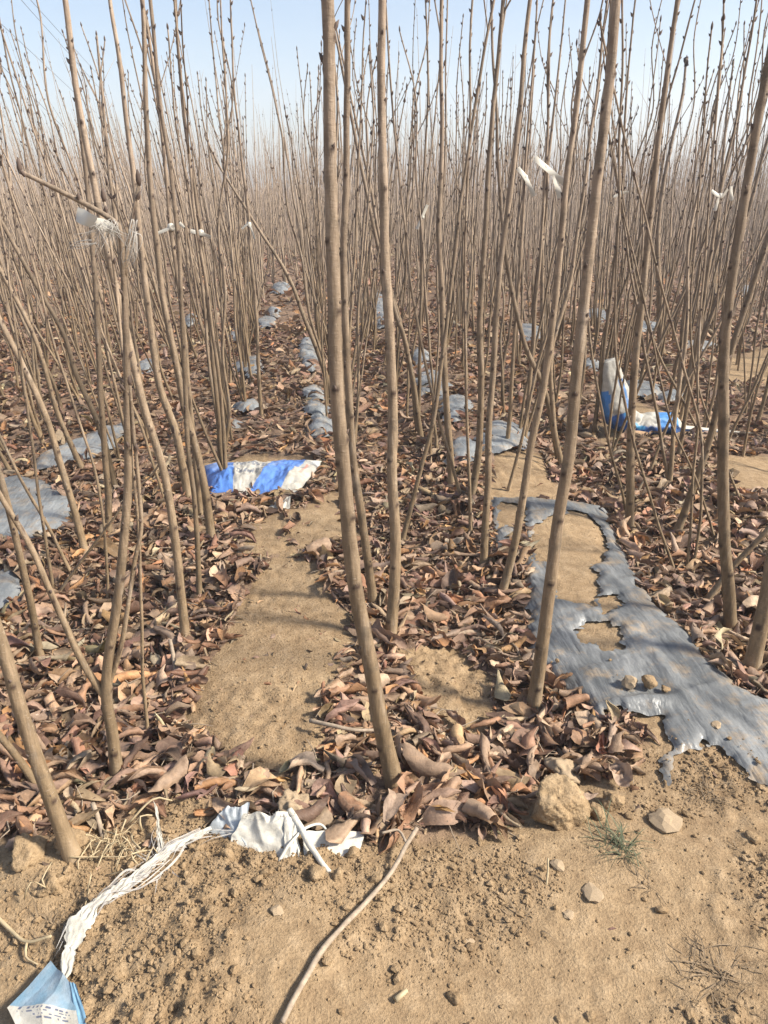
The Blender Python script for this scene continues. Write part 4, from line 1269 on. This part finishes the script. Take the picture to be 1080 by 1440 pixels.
c = np.where((~vert & (upv < -0.75))[..., None], np.array((0.42, 0.42, 0.38)), c)
c = np.where((~vert & (upv > 0.25) & (np.abs(tt[:, None] - 0.86) < 0.07))[..., None], np.array((0.10, 0.30, 0.66)), c)
c = np.where((~vert & (upv > 0.0) & (upv < 0.3) & (tt[:, None] < 0.66))[..., None], np.array((0.08, 0.34, 0.60)), c)
V[:n * sides] = VN.reshape(-1, 3)
col = np.vstack([c.reshape(-1, 3), WHITE, WHITE])
V[:, 2] = np.maximum(V[:, 2], -0.015)
obj('sack_body', mesh('sack_body', V, Fs, M_print, True, col=col), sk)
# second raised fold
fl = [np.array(upright(px, py, b0) - b0) for px, py in ((868, 585), (880, 588), (874, 536), (871, 540))]
patch([Vector(q) + b0 for q in fl], 10, 20, zonly(lambda u, v: 0.01 * fbm(u * 3, v * 5, 2)), lambda u, v: np.where((u > 0.55)[..., None] & (v < 0.6)[..., None], np.array((0.10, 0.24, 0.50)), WHITE), 'sack_flap', sk, origin=b0)

# torn white sack half buried in front
o0 = spot(400, 1195)
ts = thing('torn_sack', o0, 'torn white woven sack half buried in the earth in front of the centre sapling', 'sack')
def up_pts(lst):
    return [spot(px, py) + Vector((0, 0, z)) for px, py, z in lst]
def wrk(s, a):
    """Creased cloth: sharp ridges and a ragged back edge."""
    def f(u, v):
        cr = 1 - np.abs(2 * fbm(u * 1.6 + s, v * 1.3, s, 2)); cr2 = 1 - np.abs(2 * fbm(u * 2.6 + v, v * 1.6 + s, s + 4, 2))
        rag = 0.5 * a * vnoise(u * 9 + s, 0 * u, s + 6) * np.clip(v * 3 - 2, 0, 1)
        return np.stack([0.8 * a * fbm(u * 3, v * 3, s + 1, 2), a * cr * 0.9, a * cr2 * 0.8 + rag * 1.6], -1)
    return f
plain = lambda k: (lambda u, v: WHITE * 1.1 * k * (0.86 + 0.3 * (0.5 + fbm(u * 6, v * 6, 91, 3)))[..., None])
patch(up_pts([(318, 1194, -0.012), (404, 1214, -0.012), (416, 1176, 0.062), (344, 1176, 0.056)]), 60, 40, wrk(3, 0.013), plain(1.0), 'sack_panel', ts, origin=o0)
patch(up_pts([(292, 1172, 0.004), (346, 1196, 0.0), (352, 1160, 0.062), (316, 1160, 0.045)]), 40, 30, wrk(13, 0.011), lambda u, v: np.array((0.40, 0.43, 0.44)) + 0 * u[..., None], 'grey_panel', ts, origin=o0)
patch(up_pts([(430, 1215, -0.014), (500, 1216, -0.014), (512, 1182, 0.020), (426, 1184, 0.030)]), 40, 24, wrk(23, 0.006), plain(1.05), 'flat_panel', ts, origin=o0)
patch(up_pts([(398, 1212, -0.01), (420, 1216, -0.01), (422, 1180, 0.05), (404, 1178, 0.066)]), 24, 30, wrk(37, 0.010), plain(0.95), 'side_panel', ts, origin=o0)
def strand(pts, r0, r1, name, parent, mat, origin, flat=1.0, sides=8, step=0.006, wob=0.0, seed=0):
    P = smooth_path([np.array(p) for p in pts], step)
    if wob:
        L = np.linspace(0, len(P) * step, len(P))
        P = P + wob * np.stack([vnoise(L * 30 + seed, L * 0, seed), vnoise(L * 30, L * 0 + 5, seed + 1), vnoise(L * 30, L * 0 + 9, seed + 2)], -1)
        P = P + 1.6 * wob * np.stack([vnoise(L * 8 + seed * 3.3, L * 0, seed + 7), vnoise(L * 8 + seed, L * 0 + 5, seed + 8), 0.5 + 0 * L], -1)
    V, F = tube(P - np.array(origin), np.linspace(r0, r1, len(P)), sides)
    return V, F
def whole(V, F, name, parent, mat, col=None):
    return obj(name, mesh(name, V, F, mat, True, col=None if col is None else np.tile(col, (len(V), 1))), parent)
V, F = strand(up_pts([(408, 1168, 0.066), (418, 1178, 0.052), (432, 1196, 0.03), (450, 1216, 0.012), (464, 1228, -0.004)]), 0.009, 0.006, '', None, None, o0, wob=0.004)
whole(V, F, 'rolled_strip', ts, M_print, WHITE * 1.1)
V, F = strand(up_pts([(392, 1212, 0.0), (408, 1200, 0.028), (428, 1184, 0.038), (452, 1176, 0.034), (468, 1184, 0.006)]), 0.0042, 0.003, '', None, None, o0, wob=0.003)
whole(V, F, 'loop_strip', ts, M_print, WHITE)
parts = []
rq = np.random.default_rng(8)
for k in range(40):
    u = rq.uniform()
    p = np.array(spot(344 + 72 * u, 1176)) + (0, 0, 0.058 + rq.normal(0, 0.005))
    q = p + np.array([rq.normal(0, 0.008), rq.normal(0, 0.008), rq.uniform(0.003, 0.014)])
    parts.append(strand([p, (p + q) / 2 + rq.normal(0, 0.002, 3), q], 0.0007, 0.0004, '', None, None, o0, sides=3))
V, F = join(parts); tag(whole(V, F, 'frayed_edge', ts, M_fibre), kind='stuff')

# the frayed strip running down to the blue printed end at lower left
o0 = spot(140, 1280)
fs = thing('frayed_sack', o0, 'frayed strip of woven sack ending in a blue printed corner at lower left', 'sack')
way = [(330, 1178), (290, 1182), (255, 1196), (232, 1212), (205, 1236), (180, 1252), (150, 1272), (122, 1296), (100, 1318), (88, 1350)]
parts = []
def tape(pts, w, seed):
    P = smooth_path([np.array(p) for p in pts], 0.008); n = len(P); L = np.arange(n) * 0.008
    P = P + 0.012 * np.stack([vnoise(L * 14 + seed, 0 * L, seed), vnoise(L * 14, 0 * L + 5, seed + 1), 0.6 * vnoise(L * 20, 0 * L, seed + 2)], -1)
    T = np.gradient(P, axis=0); T /= np.linalg.norm(T, axis=1)[:, None] + 1e-9
    B = np.cross(T, np.array([0, 0, 1.0])); tw = 2.2 * vnoise(L * 9 + seed, 0 * L, seed + 4)
    B = B * np.cos(tw)[:, None] + np.array([0, 0, 1.0]) * np.sin(tw)[:, None]
    ww = (w * (0.5 + 0.8 * (0.5 + vnoise(L * 30, 0 * L, seed + 5))) * np.minimum(1, (n - np.arange(n)) / 6))[:, None]
    V = np.stack([P - B * ww / 2, P + B * ww / 2], 1).reshape(-1, 3) - np.array(o0)
    i = np.arange(n - 1) * 2
    return V, [np.stack([i, i + 1, i + 3, i + 2], -1)]
for k in range(60):
    a = int(rq.integers(0, 6)); b = min(len(way), a + int(rq.integers(3, 6)))
    off = rq.normal(0, 4)
    pts = [np.array(spot(px + off * 0.7 + rq.normal(0, 4), py + off * 0.6 + rq.normal(0, 3))) + (0, 0, rq.uniform(0.012, 0.034)) for px, py in way[a:b]]
    parts.append(tape(pts, rq.uniform(0.0012, 0.0045), k))
for k in range(60):                                           # the fluffy tuft
    c0 = np.array(spot(228 + rq.normal(0, 9), 1206 + rq.normal(0, 12))) + (0, 0, 0.006)
    d = rq.normal(0, 0.022, 3); d[2] = abs(d[2]) * 0.8
    parts.append(tape([c0, c0 + d * 0.7 + rq.normal(0, 0.008, 3), c0 + d * 1.3 + rq.normal(0, 0.01, 3)], rq.uniform(0.001, 0.006), 60 + k))
V, F = join(parts); tag(whole(V, F, 'fibres', fs, M_fibre), kind='stuff')
def ragged(ribbon, name, seed, k_):
    L_, R_ = [], []
    for px, py, w, z in ribbon:
        L_.append(np.array(spot(px - w * 0.8, py - w * 0.5)) + (0, 0, z)); R_.append(np.array(spot(px + w * 0.8, py + w * 0.5)) + (0, 0, z * 0.6))
    Lp = smooth_path(L_, 0.004); Rp = smooth_path(R_, 0.004); m_ = min(len(Lp), len(Rp))
    Lp = Lp[np.linspace(0, len(Lp) - 1, m_).astype(int)]; Rp = Rp[np.linspace(0, len(Rp) - 1, m_).astype(int)]
    t = np.arange(m_) * 0.16; nv_ = 12
    la = 0.5 * vnoise(t * 0.5, 0 * t, seed) + 0.18 * vnoise(t * 4, 0 * t, seed + 1); lb = 0.5 * vnoise(t * 0.5 + 50, 0 * t, seed) + 0.18 * vnoise(t * 4 + 50, 0 * t, seed + 1)
    G = []
    for q in range(nv_ + 1):
        f_ = q / nv_; f2 = f_ * (1 + lb) + (1 - f_) * la
        P = Lp * (1 - f2[:, None]) + Rp * f2[:, None]
        P[:, 2] += 0.007 * (1 - np.abs(2 * fbm(t * 0.6, np.full(m_, q * 0.45), seed + 3, 3)))
        G.append(P)
    G = np.stack(G, 1).reshape(-1, 3) - np.array(o0)
    i = (np.arange(m_ - 1)[:, None] * (nv_ + 1) + np.arange(nv_)[None]).ravel()
    whole(G, np.stack([i, i + 1, i + nv_ + 2, i + nv_ + 1], -1), name, fs, M_print, WHITE * k_)
ragged([(300, 1178, 2, 0.03), (262, 1194, 2.5, 0.028), (232, 1214, 3.5, 0.03), (196, 1240, 4.5, 0.026), (170, 1260, 6, 0.026), (140, 1283, 11, 0.028), (118, 1312, 12, 0.028), (100, 1348, 13, 0.028), (92, 1384, 3, 0.024)], 'torn_ribbon', 5, 0.85)
ragged([(222, 1150, 3, 0.05), (226, 1180, 5, 0.03), (228, 1206, 8, 0.02), (222, 1226, 4, 0.01)], 'loose_tail', 15, 0.9)
def pcol(u, v):
    c = np.where((v > 0.52 + 0.05 * u)[..., None], np.array((0.175, 0.285, 0.37)), WHITE)
    fd = np.clip(0.5 + fbm(u * 5, v * 5, 31, 3), 0, 1)[..., None] * (v > 0.5)[..., None] * 0.4
    c = c * (1 - fd) + 0.45 * fd
    t = (v > 0.34) & (v < 0.55) & (u > 0.12) & (u < 0.9) & ((v * 22) % 1 < 0.45) & (vnoise(u * 44, np.floor(v * 22) * 3.1, 77) > 0.10)
    return np.where(t[..., None], np.array((0.12, 0.14, 0.20)), c)
patch(up_pts([(44, 1490, 0.0), (118, 1478, 0.0), (104, 1400, 0.028), (74, 1362, 0.02)]), 90, 100,
      lambda u, v: np.stack([-0.062 * (1 - np.abs(v - 0.5) * 2) * (1 - u), 0 * u, 0.012 * np.maximum(0, 1 - np.abs(v - 0.40) * 3) + 0.010 * np.maximum(0, 1 - np.abs(u - 0.35 - 0.3 * v) * 3) + 0.006 * (1 - np.abs(2 * fbm(u * 1.4, v * 2, 5, 2)))], -1), pcol, 'printed_panel', fs, origin=o0)
patch(up_pts([(116, 1496, 0.0), (134, 1484, 0.0), (110, 1402, 0.028), (102, 1398, 0.03)]), 10, 40, wrk(8, 0.005), lambda u, v: np.array((0.17, 0.31, 0.43)) + 0 * u[..., None], 'blue_edge', fs, origin=o0)

# white ribbons tied in the saplings
def strip3(P, w, origin, seed):
    P = smooth_path([np.array(p) for p in P], 0.012); r = np.random.default_rng(seed)
    d = np.array(HEAD) * 0.5 + np.array([0, 0, 0.85])
    T = np.gradient(P, axis=0); B = np.cross(T, np.array(HEAD)); B /= np.linalg.norm(B, axis=1)[:, None] + 1e-9
    B = B + np.array(HEAD) * 0.5 * np.sin(np.linspace(0, 5, len(P)))[:, None]
    V = np.stack([P - B * w / 2, P + np.array(HEAD) * -0.003, P + B * w / 2], 1).reshape(-1, 3) - np.array(origin)
    i = np.arange(len(P) - 1) * 3
    F = np.vstack([np.stack([i, i + 1, i + 4, i + 3], -1), np.stack([i + 1, i + 2, i + 5, i + 4], -1)])
    return V, F
RIB = [  # distance along the heading, px polylines, width, label
    (4.6, [[(752, 222), (768, 236), (797, 260)], [(779, 246), (788, 278)]], 0.030, 'white plastic ribbon tied to a sapling at upper right of centre, two tails'),
    (4.4, [[(728, 236), (739, 250), (751, 276)]], 0.022, 'short white ribbon hanging left of the two-tailed ribbon'),
    (5.2, [[(601, 288), (594, 305), (586, 322)]], 0.018, 'white ribbon slanting among stems right of the centre trunk'),
    (4.2, [[(1000, 268), (1014, 276), (1024, 266)], [(1012, 276), (1005, 296)], [(1028, 262), (1029, 282)]], 0.016, 'frayed white ribbon knotted on a sapling near the right edge'),
    (3.4, [[(222, 328), (240, 320), (250, 314)], [(252, 313), (259, 320)]], 0.013, 'thin white ribbon end left of the leaf path'),
    (3.9, [[(268, 325), (282, 328), (297, 334)]], 0.018, 'white ribbon strip pointing right above the leaf path'),
    (4.8, [[(863, 277), (874, 272), (884, 270)]], 0.014, 'small white ribbon in the stems left of the upper right trunks'),
    (5.0, [[(340, 322), (350, 316), (358, 336)]], 0.012, 'tiny white ribbon in stems above the far leaf path'),
]
for k, (dist, lines, w, lb) in enumerate(RIB):
    b = Vector((0, 0, 0)) + HEAD * dist
    pts = [[np.array(upright(px, py, b)) for px, py in ln] for ln in lines]
    o0 = Vector(pts[0][len(pts[0]) // 2])
    t = thing('plastic_ribbon', o0, lb, 'ribbon', 'white ribbons tied in the saplings')
    for j, p in enumerate(pts):
        V, F = strip3(p, w, o0, k)
        obj('ribbon_tail', mesh('ribbon_tail', V, F, M_ribbon, True), t)
    # the sapling that carries it
    P0 = pts[0][len(pts[0]) // 2]
    gx_, gy_ = P0[0], P0[1]
    V, F = tube(np.array([P0 + (0.0, 0.012, -0.012), P0 + (0, 0.012, 0.0), P0 + (0, 0.012, 0.012)]) - np.array(o0), [0.014, 0.016, 0.014], 10)
    obj('ribbon_knot', mesh('ribbon_knot', V, F, M_ribbon, True), t)
    foot = Vector((gx_, gy_ + 0.012, h1(gx_, gy_)))
    s = thing('sapling', foot, f'slim sapling carrying the {lb.split(" ribbon")[0].replace("plastic", "").strip()} ribbon' + (' of two tails' if k == 0 else f' {["", "left of the two-tailed one", "right of the centre trunk", "near the right edge", "left of the leaf path", "pointing right above the path", "left of upper right trunks", "above the far leaf path"][k]}'), 'sapling', 'bare saplings in the rows')
    rz = np.random.default_rng(640 + k); H = rz.uniform(2.6, 3.1)
    ht = P0[2] - foot.z
    P = [np.array([0, 0, -0.03]), np.array([0, 0, 0.0]), np.array([0.005, 0, ht * 0.5]), np.array([0, 0, ht]), np.array([rz.normal(0, 0.03), 0.02, (ht + H) / 2]), np.array([rz.normal(0, 0.05), 0, H])]
    me, Q, R, bl = stem_mesh('trunk', P, 0.015, 0.0035, 0.04, 9, 640 + k, node=0.08, h_ref=2.2, taper=True)
    tr = obj('trunk', me, s)
    tag(obj('buds', bud_mesh(bl, Q[-1], k, 0.4, 0.012), tr), kind='stuff')

# torn plastic caught on the forked sapling
t, base, main = stem_ref['forked sapling at lower left with a knot near its foot and torn plastic above']
pp = lambda px, py, dy=0.0: np.array(upright(px, py, base + HEAD * dy))
o0 = Vector(pp(150, 320))
tp = thing('torn_plastic', o0, 'torn white plastic caught on the forked sapling at upper left', 'plastic')
V, F = strip3([pp(108, 301, 0.02), pp(125, 309), pp(136, 314)], 0.028, o0, 1); obj('plastic_tail', mesh('plastic_tail', V, F, M_ribbon), tp)
V, F = strip3([pp(136, 314), pp(150, 318), pp(164, 328)], 0.022, o0, 2); obj('plastic_tail', mesh('plastic_tail', V, F, M_ribbon), tp)
parts = []
for k in range(46):
    p = pp(rq.uniform(134, 166), rq.uniform(314, 326), rq.normal(0, 0.01)); dx = rq.normal(-4, 14); dy = rq.uniform(8, 34)
    a_ = np.array(SIDE) * dx * 0.0016 + np.array([0, 0, -dy * 0.0016])
    parts.append(strand([p, p + a_ * 0.5 + rq.normal(0, 0.006, 3), p + a_], 0.0010, 0.0004, '', None, None, o0, sides=3, step=0.01, wob=0.008, seed=k))
for a, b in (((134, 342), (100, 352)), ((190, 310), (180, 372)), ((186, 325), (184, 366)), ((192, 330), (178, 378))):
    for _ in range(5):
        p, q = pp(a[0] + rq.normal(0, 2), a[1] + rq.normal(0, 2)), pp(b[0] + rq.normal(0, 3), b[1] + rq.normal(0, 3))
        parts.append(strand([p, (p + q) / 2 + rq.normal(0, 0.008, 3), q], 0.0014, 0.0005, '', None, None, o0, sides=3, step=0.01, wob=0.006, seed=_))
V, F = join(parts); tag(whole(V, F, 'shreds', tp, M_fibre), kind='stuff')

# ------------------------------------------------------------------ clods, stones, twigs, weeds
STONES = [  # px, py (foot), width px, material, squash, label
    (790, 1162, 78, M_crumb, 0.8, 'big rough earth clod on the ground below the torn film'),
    (797, 1098, 52, M_stone, 0.65, 'pale rounded stone right behind the big earth clod'),
    (415, 1160, 62, M_stone, 0.95, 'grey tan clod standing behind the torn white sack'),
    (886, 976, 25, M_stone, 0.75, 'small squarish pale stone lying on the torn grey film'),
    (912, 978, 22, M_crumb, 0.7, 'tan clod on the torn film beside the squarish stone'),
    (935, 982, 14, M_crumb, 0.6, 'small tan crumb on the torn film, last of three in line'),
    (1008, 1033, 16, M_stone, 0.5, 'small flat stone on the torn film near its front edge'),
    (938, 1165, 46, M_stone, 0.55, 'flat pale stone in the earth right of the grass tuft'),
    (835, 1265, 34, M_stone, 0.35, 'flat pale stone sunk in the foreground earth'),
    (786, 1222, 22, M_stone, 0.6, 'small pale stone left of the grass tuft'),
    (866, 1140, 34, M_crumb, 0.8, 'crumbly clod just right of the big clod'),
    (840, 1150, 26, M_crumb, 0.8, 'small crumbly clod touching the big clod'),
    (100, 1200, 40, M_crumb, 0.8, 'tan clod at the foot of the lower left trunk'),
    (35, 1215, 56, M_crumb, 0.6, 'broad clod at the lower left edge'),
    (70, 1255, 36, M_crumb, 0.6, 'middle sized clod among straw at lower left'),
    (320, 1210, 20, M_crumb, 0.8, 'small clod at the crest of the earth heap left of the sack'),
    (447, 1240, 26, M_crumb, 0.8, 'small clod in front of the torn white sack'),
    (497, 1208, 20, M_crumb, 0.8, 'small clod on the end of the flat sack panel'),
    (475, 1240, 20, M_crumb, 0.8, 'small clod right of the rolled sack strip'),
    (390, 1285, 22, M_stone, 0.5, 'flat pale lump in the middle of the earth heap'),
    (800, 1290, 18, M_stone, 0.4, 'little flat stone in the foreground right of centre'),
    (640, 1410, 20, M_crumb, 0.7, 'small clod in the bottom foreground'),
    (1070, 1320, 16, M_crumb, 0.7, 'small clod at the right edge of the foreground'),
    (1060, 1185, 20, M_crumb, 0.6, 'small clod at the right edge below the film'),
    (660, 1330, 16, M_stone, 0.5, 'little pale stone in the middle foreground'),
    (820, 1038, 20, M_stone, 0.8, 'pale clod tucked under leaves at the film corner'),
]
for k, (px, py, w, mt, sq, lb) in enumerate(STONES):
    p = spot(px, py); dep = (p - Vector((0, 0, CAM_H))).dot(ray(540, 720))
    s = w / FPX * dep * 1.12
    lift = 0.024 if 'on the torn' in lb else 0.0
    me = rock_mesh('stone' if mt is M_stone else 'earth_clod', mt, 170 + k, ((5 if w > 60 else 4) if w > 30 else 3) if mt is M_crumb or w > 50 else 2, 0.34 if mt is M_crumb else 0.4, sq * (1 if mt is M_crumb else 0.8))
    o = obj('stone' if mt is M_stone else 'earth_clod', me, loc=(p.x, p.y + s * 0.2, h1(p.x, p.y) + lift - (0.17 * s * sq if lift == 0 else 0.004)))
    o.scale = (s, s * 0.85, s); o.rotation_euler = (0, 0, k * 1.3)
    tag(o, lb, 'stone' if mt is M_stone else 'clod', 'stones and clods on the ground')

def ground_stick(name, pts, r0, r1, label, cat, mat=M_wood, lift=0.0, forks=(), group=None):
    P = [np.array(spot(px, py)) + (0, 0, z + lift) for px, py, z in pts]
    o0 = Vector(P[len(P) // 2])
    Q = smooth_path(P, 0.012)
    L = np.arange(len(Q)) * 0.012
    Q = Q + 0.006 * np.stack([vnoise(L * 12, L * 0, 3), vnoise(L * 12, L * 0 + 4, 5), 0 * L], -1)
    R = np.linspace(r0, r1, len(Q)) * (1 + 0.16 * vnoise(L * 25, L * 0, 9))
    V, F = tube(Q - np.array(o0), R, 9)
    if not forks:
        o = obj(name, mesh(name, V, F, mat, True), loc=o0); tag(o, label, cat, group); return o
    t = thing(name, o0, label, cat, group)
    obj('stem', mesh('stem', V, F, mat, True), t)
    for fk in forks:
        P = smooth_path([np.array(spot(px, py)) + (0, 0, z + lift) for px, py, z in fk], 0.012)
        V, F = tube(P - np.array(o0), np.linspace(r0 * 0.7, r1 * 0.5, len(P)), 7)
        obj('fork', mesh('fork', V, F, mat, True), t)
    return t
ground_stick('fallen_twig', [(586, 1188, 0.05), (572, 1205, 0.035), (550, 1235, 0.012), (515, 1275, 0.008), (480, 1310, 0.008), (450, 1345, 0.008), (425, 1390, 0.008), (398, 1445, 0.008)], 0.0050, 0.0062,
             'long curved dry twig lying across the foreground earth', 'twig', lift=0.006, forks=[[(572, 1205, 0.035), (560, 1190, 0.045), (538, 1196, 0.05)]])
ground_stick('fallen_twig', [(437, 1028, 0.02), (465, 1040, 0.03), (500, 1047, 0.03), (538, 1046, 0.03)], 0.0062, 0.0045, 'short pale twig lying against the thick centre sapling', 'twig', lift=0.02)
ground_stick('fallen_twig', [(-10, 1285, 0.01), (18, 1318, 0.01), (40, 1335, 0.016), (75, 1333, 0.03)], 0.0045, 0.003, 'bent dry stalk at the lower left beside the sack strip', 'twig', M_straw, 0.004, forks=[[(40, 1335, 0.016), (38, 1352, 0.01), (54, 1360, 0.004)]])
ground_stick('wood_chip', [(556, 1408, 0.004), (572, 1396, 0.006)], 0.006, 0.004, 'small pale wood chip at the bottom of the foreground', 'wood chip', M_straw, 0.004)
ground_stick('stub_shoot', [(250, 966, -0.02), (246, 945, 0.05), (243, 935, 0.10)], 0.008, 0.006, 'short cut stub left of the bare soil strip', 'stub', M_wood)
ground_stick('stub_shoot', [(148, 1182, -0.01), (140, 1166, 0.03), (134, 1156, 0.06)], 0.006, 0.006, 'short pale stub beside the straw at lower left', 'stub', M_wood)
ground_stick('dry_stalk', [(768, 1246, -0.01), (769, 1236, 0.02), (768, 1228, 0.045)], 0.0025, 0.002, 'tiny upright dry stalk in the foreground earth', 'stalk', M_straw)

# straw heap at the foot of the lower left trunk
o0 = spot(170, 1200)
t = thing('straw_heap', o0, 'loose heap of yellow straw at the foot of the lower left trunk', 'straw')
rq = np.random.default_rng(12)
def straw(p0, p1, h0, h1_, r):
    a = np.array(spot(*p0)) + (0, 0, h0); b = np.array(spot(*p1)) + (0, 0, h1_)
    m_ = (a + b) / 2 + rq.normal(0, 0.014, 3) + (0, 0, 0.012)
    P = smooth_path([a, m_, b], 0.02)
    V, F = tube(P - np.array(o0), np.linspace(r, r * 0.7, len(P)), 6)
    obj('straw', mesh('straw', V, F, M_straw, True), t)
for p0, p1, r in (((178, 1166), (244, 1142), 0.0032), ((200, 1172), (222, 1160), 0.003), ((150, 1158), (168, 1186), 0.0032), ((172, 1160), (172, 1180), 0.0028), ((186, 1180), (200, 1210), 0.0032),
                  ((100, 1214), (180, 1218), 0.002), ((66, 1258), (76, 1226), 0.002), ((36, 1272), (72, 1256), 0.0018), ((125, 1200), (160, 1190), 0.0025), ((196, 1224), (214, 1208), 0.0022),
                  ((124, 1262), (126, 1236), 0.0016), ((140, 1216), (190, 1212), 0.002), ((90, 1330), (128, 1262), 0.0016)):
    straw(p0, p1, rq.uniform(0.006, 0.02), rq.uniform(0.01, 0.04), r)
for k in range(34):
    cx, cy = rq.normal(165, 24), rq.normal(1200, 13); a = rq.normal(0.25, 0.6); l = rq.uniform(14, 40)
    straw((cx - l * math.cos(a) / 2, cy + l * math.sin(a) / 2), (cx + l * math.cos(a) / 2, cy - l * math.sin(a) / 2), rq.uniform(0.003, 0.02), rq.uniform(0.005, 0.035), rq.uniform(0.001, 0.0022))

def tuft(px, py, n, ln, name, label, cat, mat, spread, seed, up=0.6):
    r = np.random.default_rng(seed); o0 = spot(px, py)
    t = thing(name, o0, label, cat)
    parts = []
    for k in range(n):
        a = r.uniform(0, 6.283); l = ln * r.uniform(0.5, 1.1)
        b = np.array([r.normal(0, spread), r.normal(0, spread), -0.004])
        d = np.array([math.cos(a), math.sin(a), 0]) * l; e = r.uniform(0.2, 1.0) * up
        P = smooth_path([b, b + d * 0.5 + (0, 0, l * e), b + d + (0, 0, l * e * r.uniform(0.3, 1.2))], ln / 7)
        w = r.uniform(0.0012, 0.0024); T = np.array([-math.sin(a), math.cos(a), 0.0])
        ww = np.linspace(1, 0.15, len(P))[:, None] * w
        V = np.stack([P - T * ww, P + (0, 0, -0.0006), P + T * ww], 1).reshape(-1, 3)
        i = np.arange(len(P) - 1) * 3
        parts.append((V, np.vstack([np.stack([i, i + 1, i + 4, i + 3], -1), np.stack([i + 1, i + 2, i + 5, i + 4], -1)])))
    V, F = join(parts)
    q = obj('blades', mesh('blades', V, F, mat, True), t); tag(q, kind='stuff')
    return t
tuft(866, 1186, 75, 0.075, 'grass_tuft', 'green grass tuft in front of the big clod at right', 'grass', M_grass, 0.028, 1)
tuft(700, 1160, 26, 0.045, 'grass_tuft', 'small sparse green tuft left of the big clod', 'grass', M_grass, 0.02, 2)
tuft(995, 1118, 70, 0.07, 'dead_weed', 'grey dead weed flattened on the bank below the film', 'weed', M_deadgrass, 0.02, 3, 0.3)
tuft(1012, 1372, 100, 0.085, 'dead_weed', 'brown dead weed rosette in the lower right foreground', 'weed', M_deadgrass, 0.03, 4, 0.22)
tuft(1042, 1196, 22, 0.035, 'dead_weed', 'small purplish dead weed near the right edge', 'weed', M_deadgrass, 0.01, 5, 0.4)
tuft(905, 1240, 14, 0.05, 'dead_weed', 'scrawny dead weed below the green tuft', 'weed', M_deadgrass, 0.012, 6, 0.4)
tuft(735, 1290, 18, 0.05, 'dead_weed', 'wispy dry weed in the middle of the foreground', 'weed', M_deadgrass, 0.02, 7, 0.4)
tuft(75, 1290, 26, 0.05, 'dead_weed', 'thin dry weed among clods at lower left', 'weed', M_deadgrass, 0.02, 8, 0.5)

# overhead wires far off at upper left
for k, (a, b, lb) in enumerate((((30, 0), (85, 62), 'thin overhead wire at upper left, topmost of a close pair, left one'), ((43, 0), (90, 52), 'thin overhead wire at upper left, right one of a close pair'),
                 ((0, 32), (65, 93), 'thin overhead wire at upper left, middle height'), ((0, 90), (66, 156), 'lowest thin overhead wire at the left edge'))):
    da, db = ray(*a).normalized(), ray(*b).normalized()
    A_, B_ = np.array(da) * 26, np.array(db) * 32
    d = B_ - A_
    P = np.array([A_ - d * 2.5, A_ - d, A_, B_, B_ + d, B_ + d * 2.0]) + (0, 0, CAM_H)
    P = smooth_path(P, 2.0)
    o0 = P[len(P) // 2]
    V, F = tube(P - o0, np.full(len(P), 0.007), 5)
    o = obj('overhead_wire', mesh('overhead_wire', V, F, M_wire, True), loc=o0)
    tag(o, lb, 'wire', 'overhead wires in the sky')

# ------------------------------------------------------------------ haze in the air
def haze():
    m = bpy.data.materials.new('haze'); m.use_nodes = True
    nt = m.node_tree; nt.nodes.remove(nt.nodes['Principled BSDF'])
    v = nt.nodes.new('ShaderNodeVolumePrincipled')
    v.inputs['Color'].default_value = (0.88, 0.93, 1.0, 1)
    v.inputs['Density'].default_value = 0.0034
    v.inputs['Anisotropy'].default_value = 0.25
    nt.links.new(v.outputs[0], nt.nodes['Material Output'].inputs['Volume'])
    x0, y0, z0, x1, y1, z1 = -256, -256, -1.6, 256, 256, 24
    V = [(x, y, z) for z in (z0, z1) for y in (y0, y1) for x in (x0, x1)]
    F = np.array([(0, 2, 3, 1), (4, 5, 7, 6), (0, 1, 5, 4), (2, 6, 7, 3), (0, 4, 6, 2), (1, 3, 7, 5)])
    o = obj('haze', mesh('haze', np.array(V), F, m, False))
    tag(o, 'pale haze hanging in the air over the field', 'haze', kind='stuff')
haze()
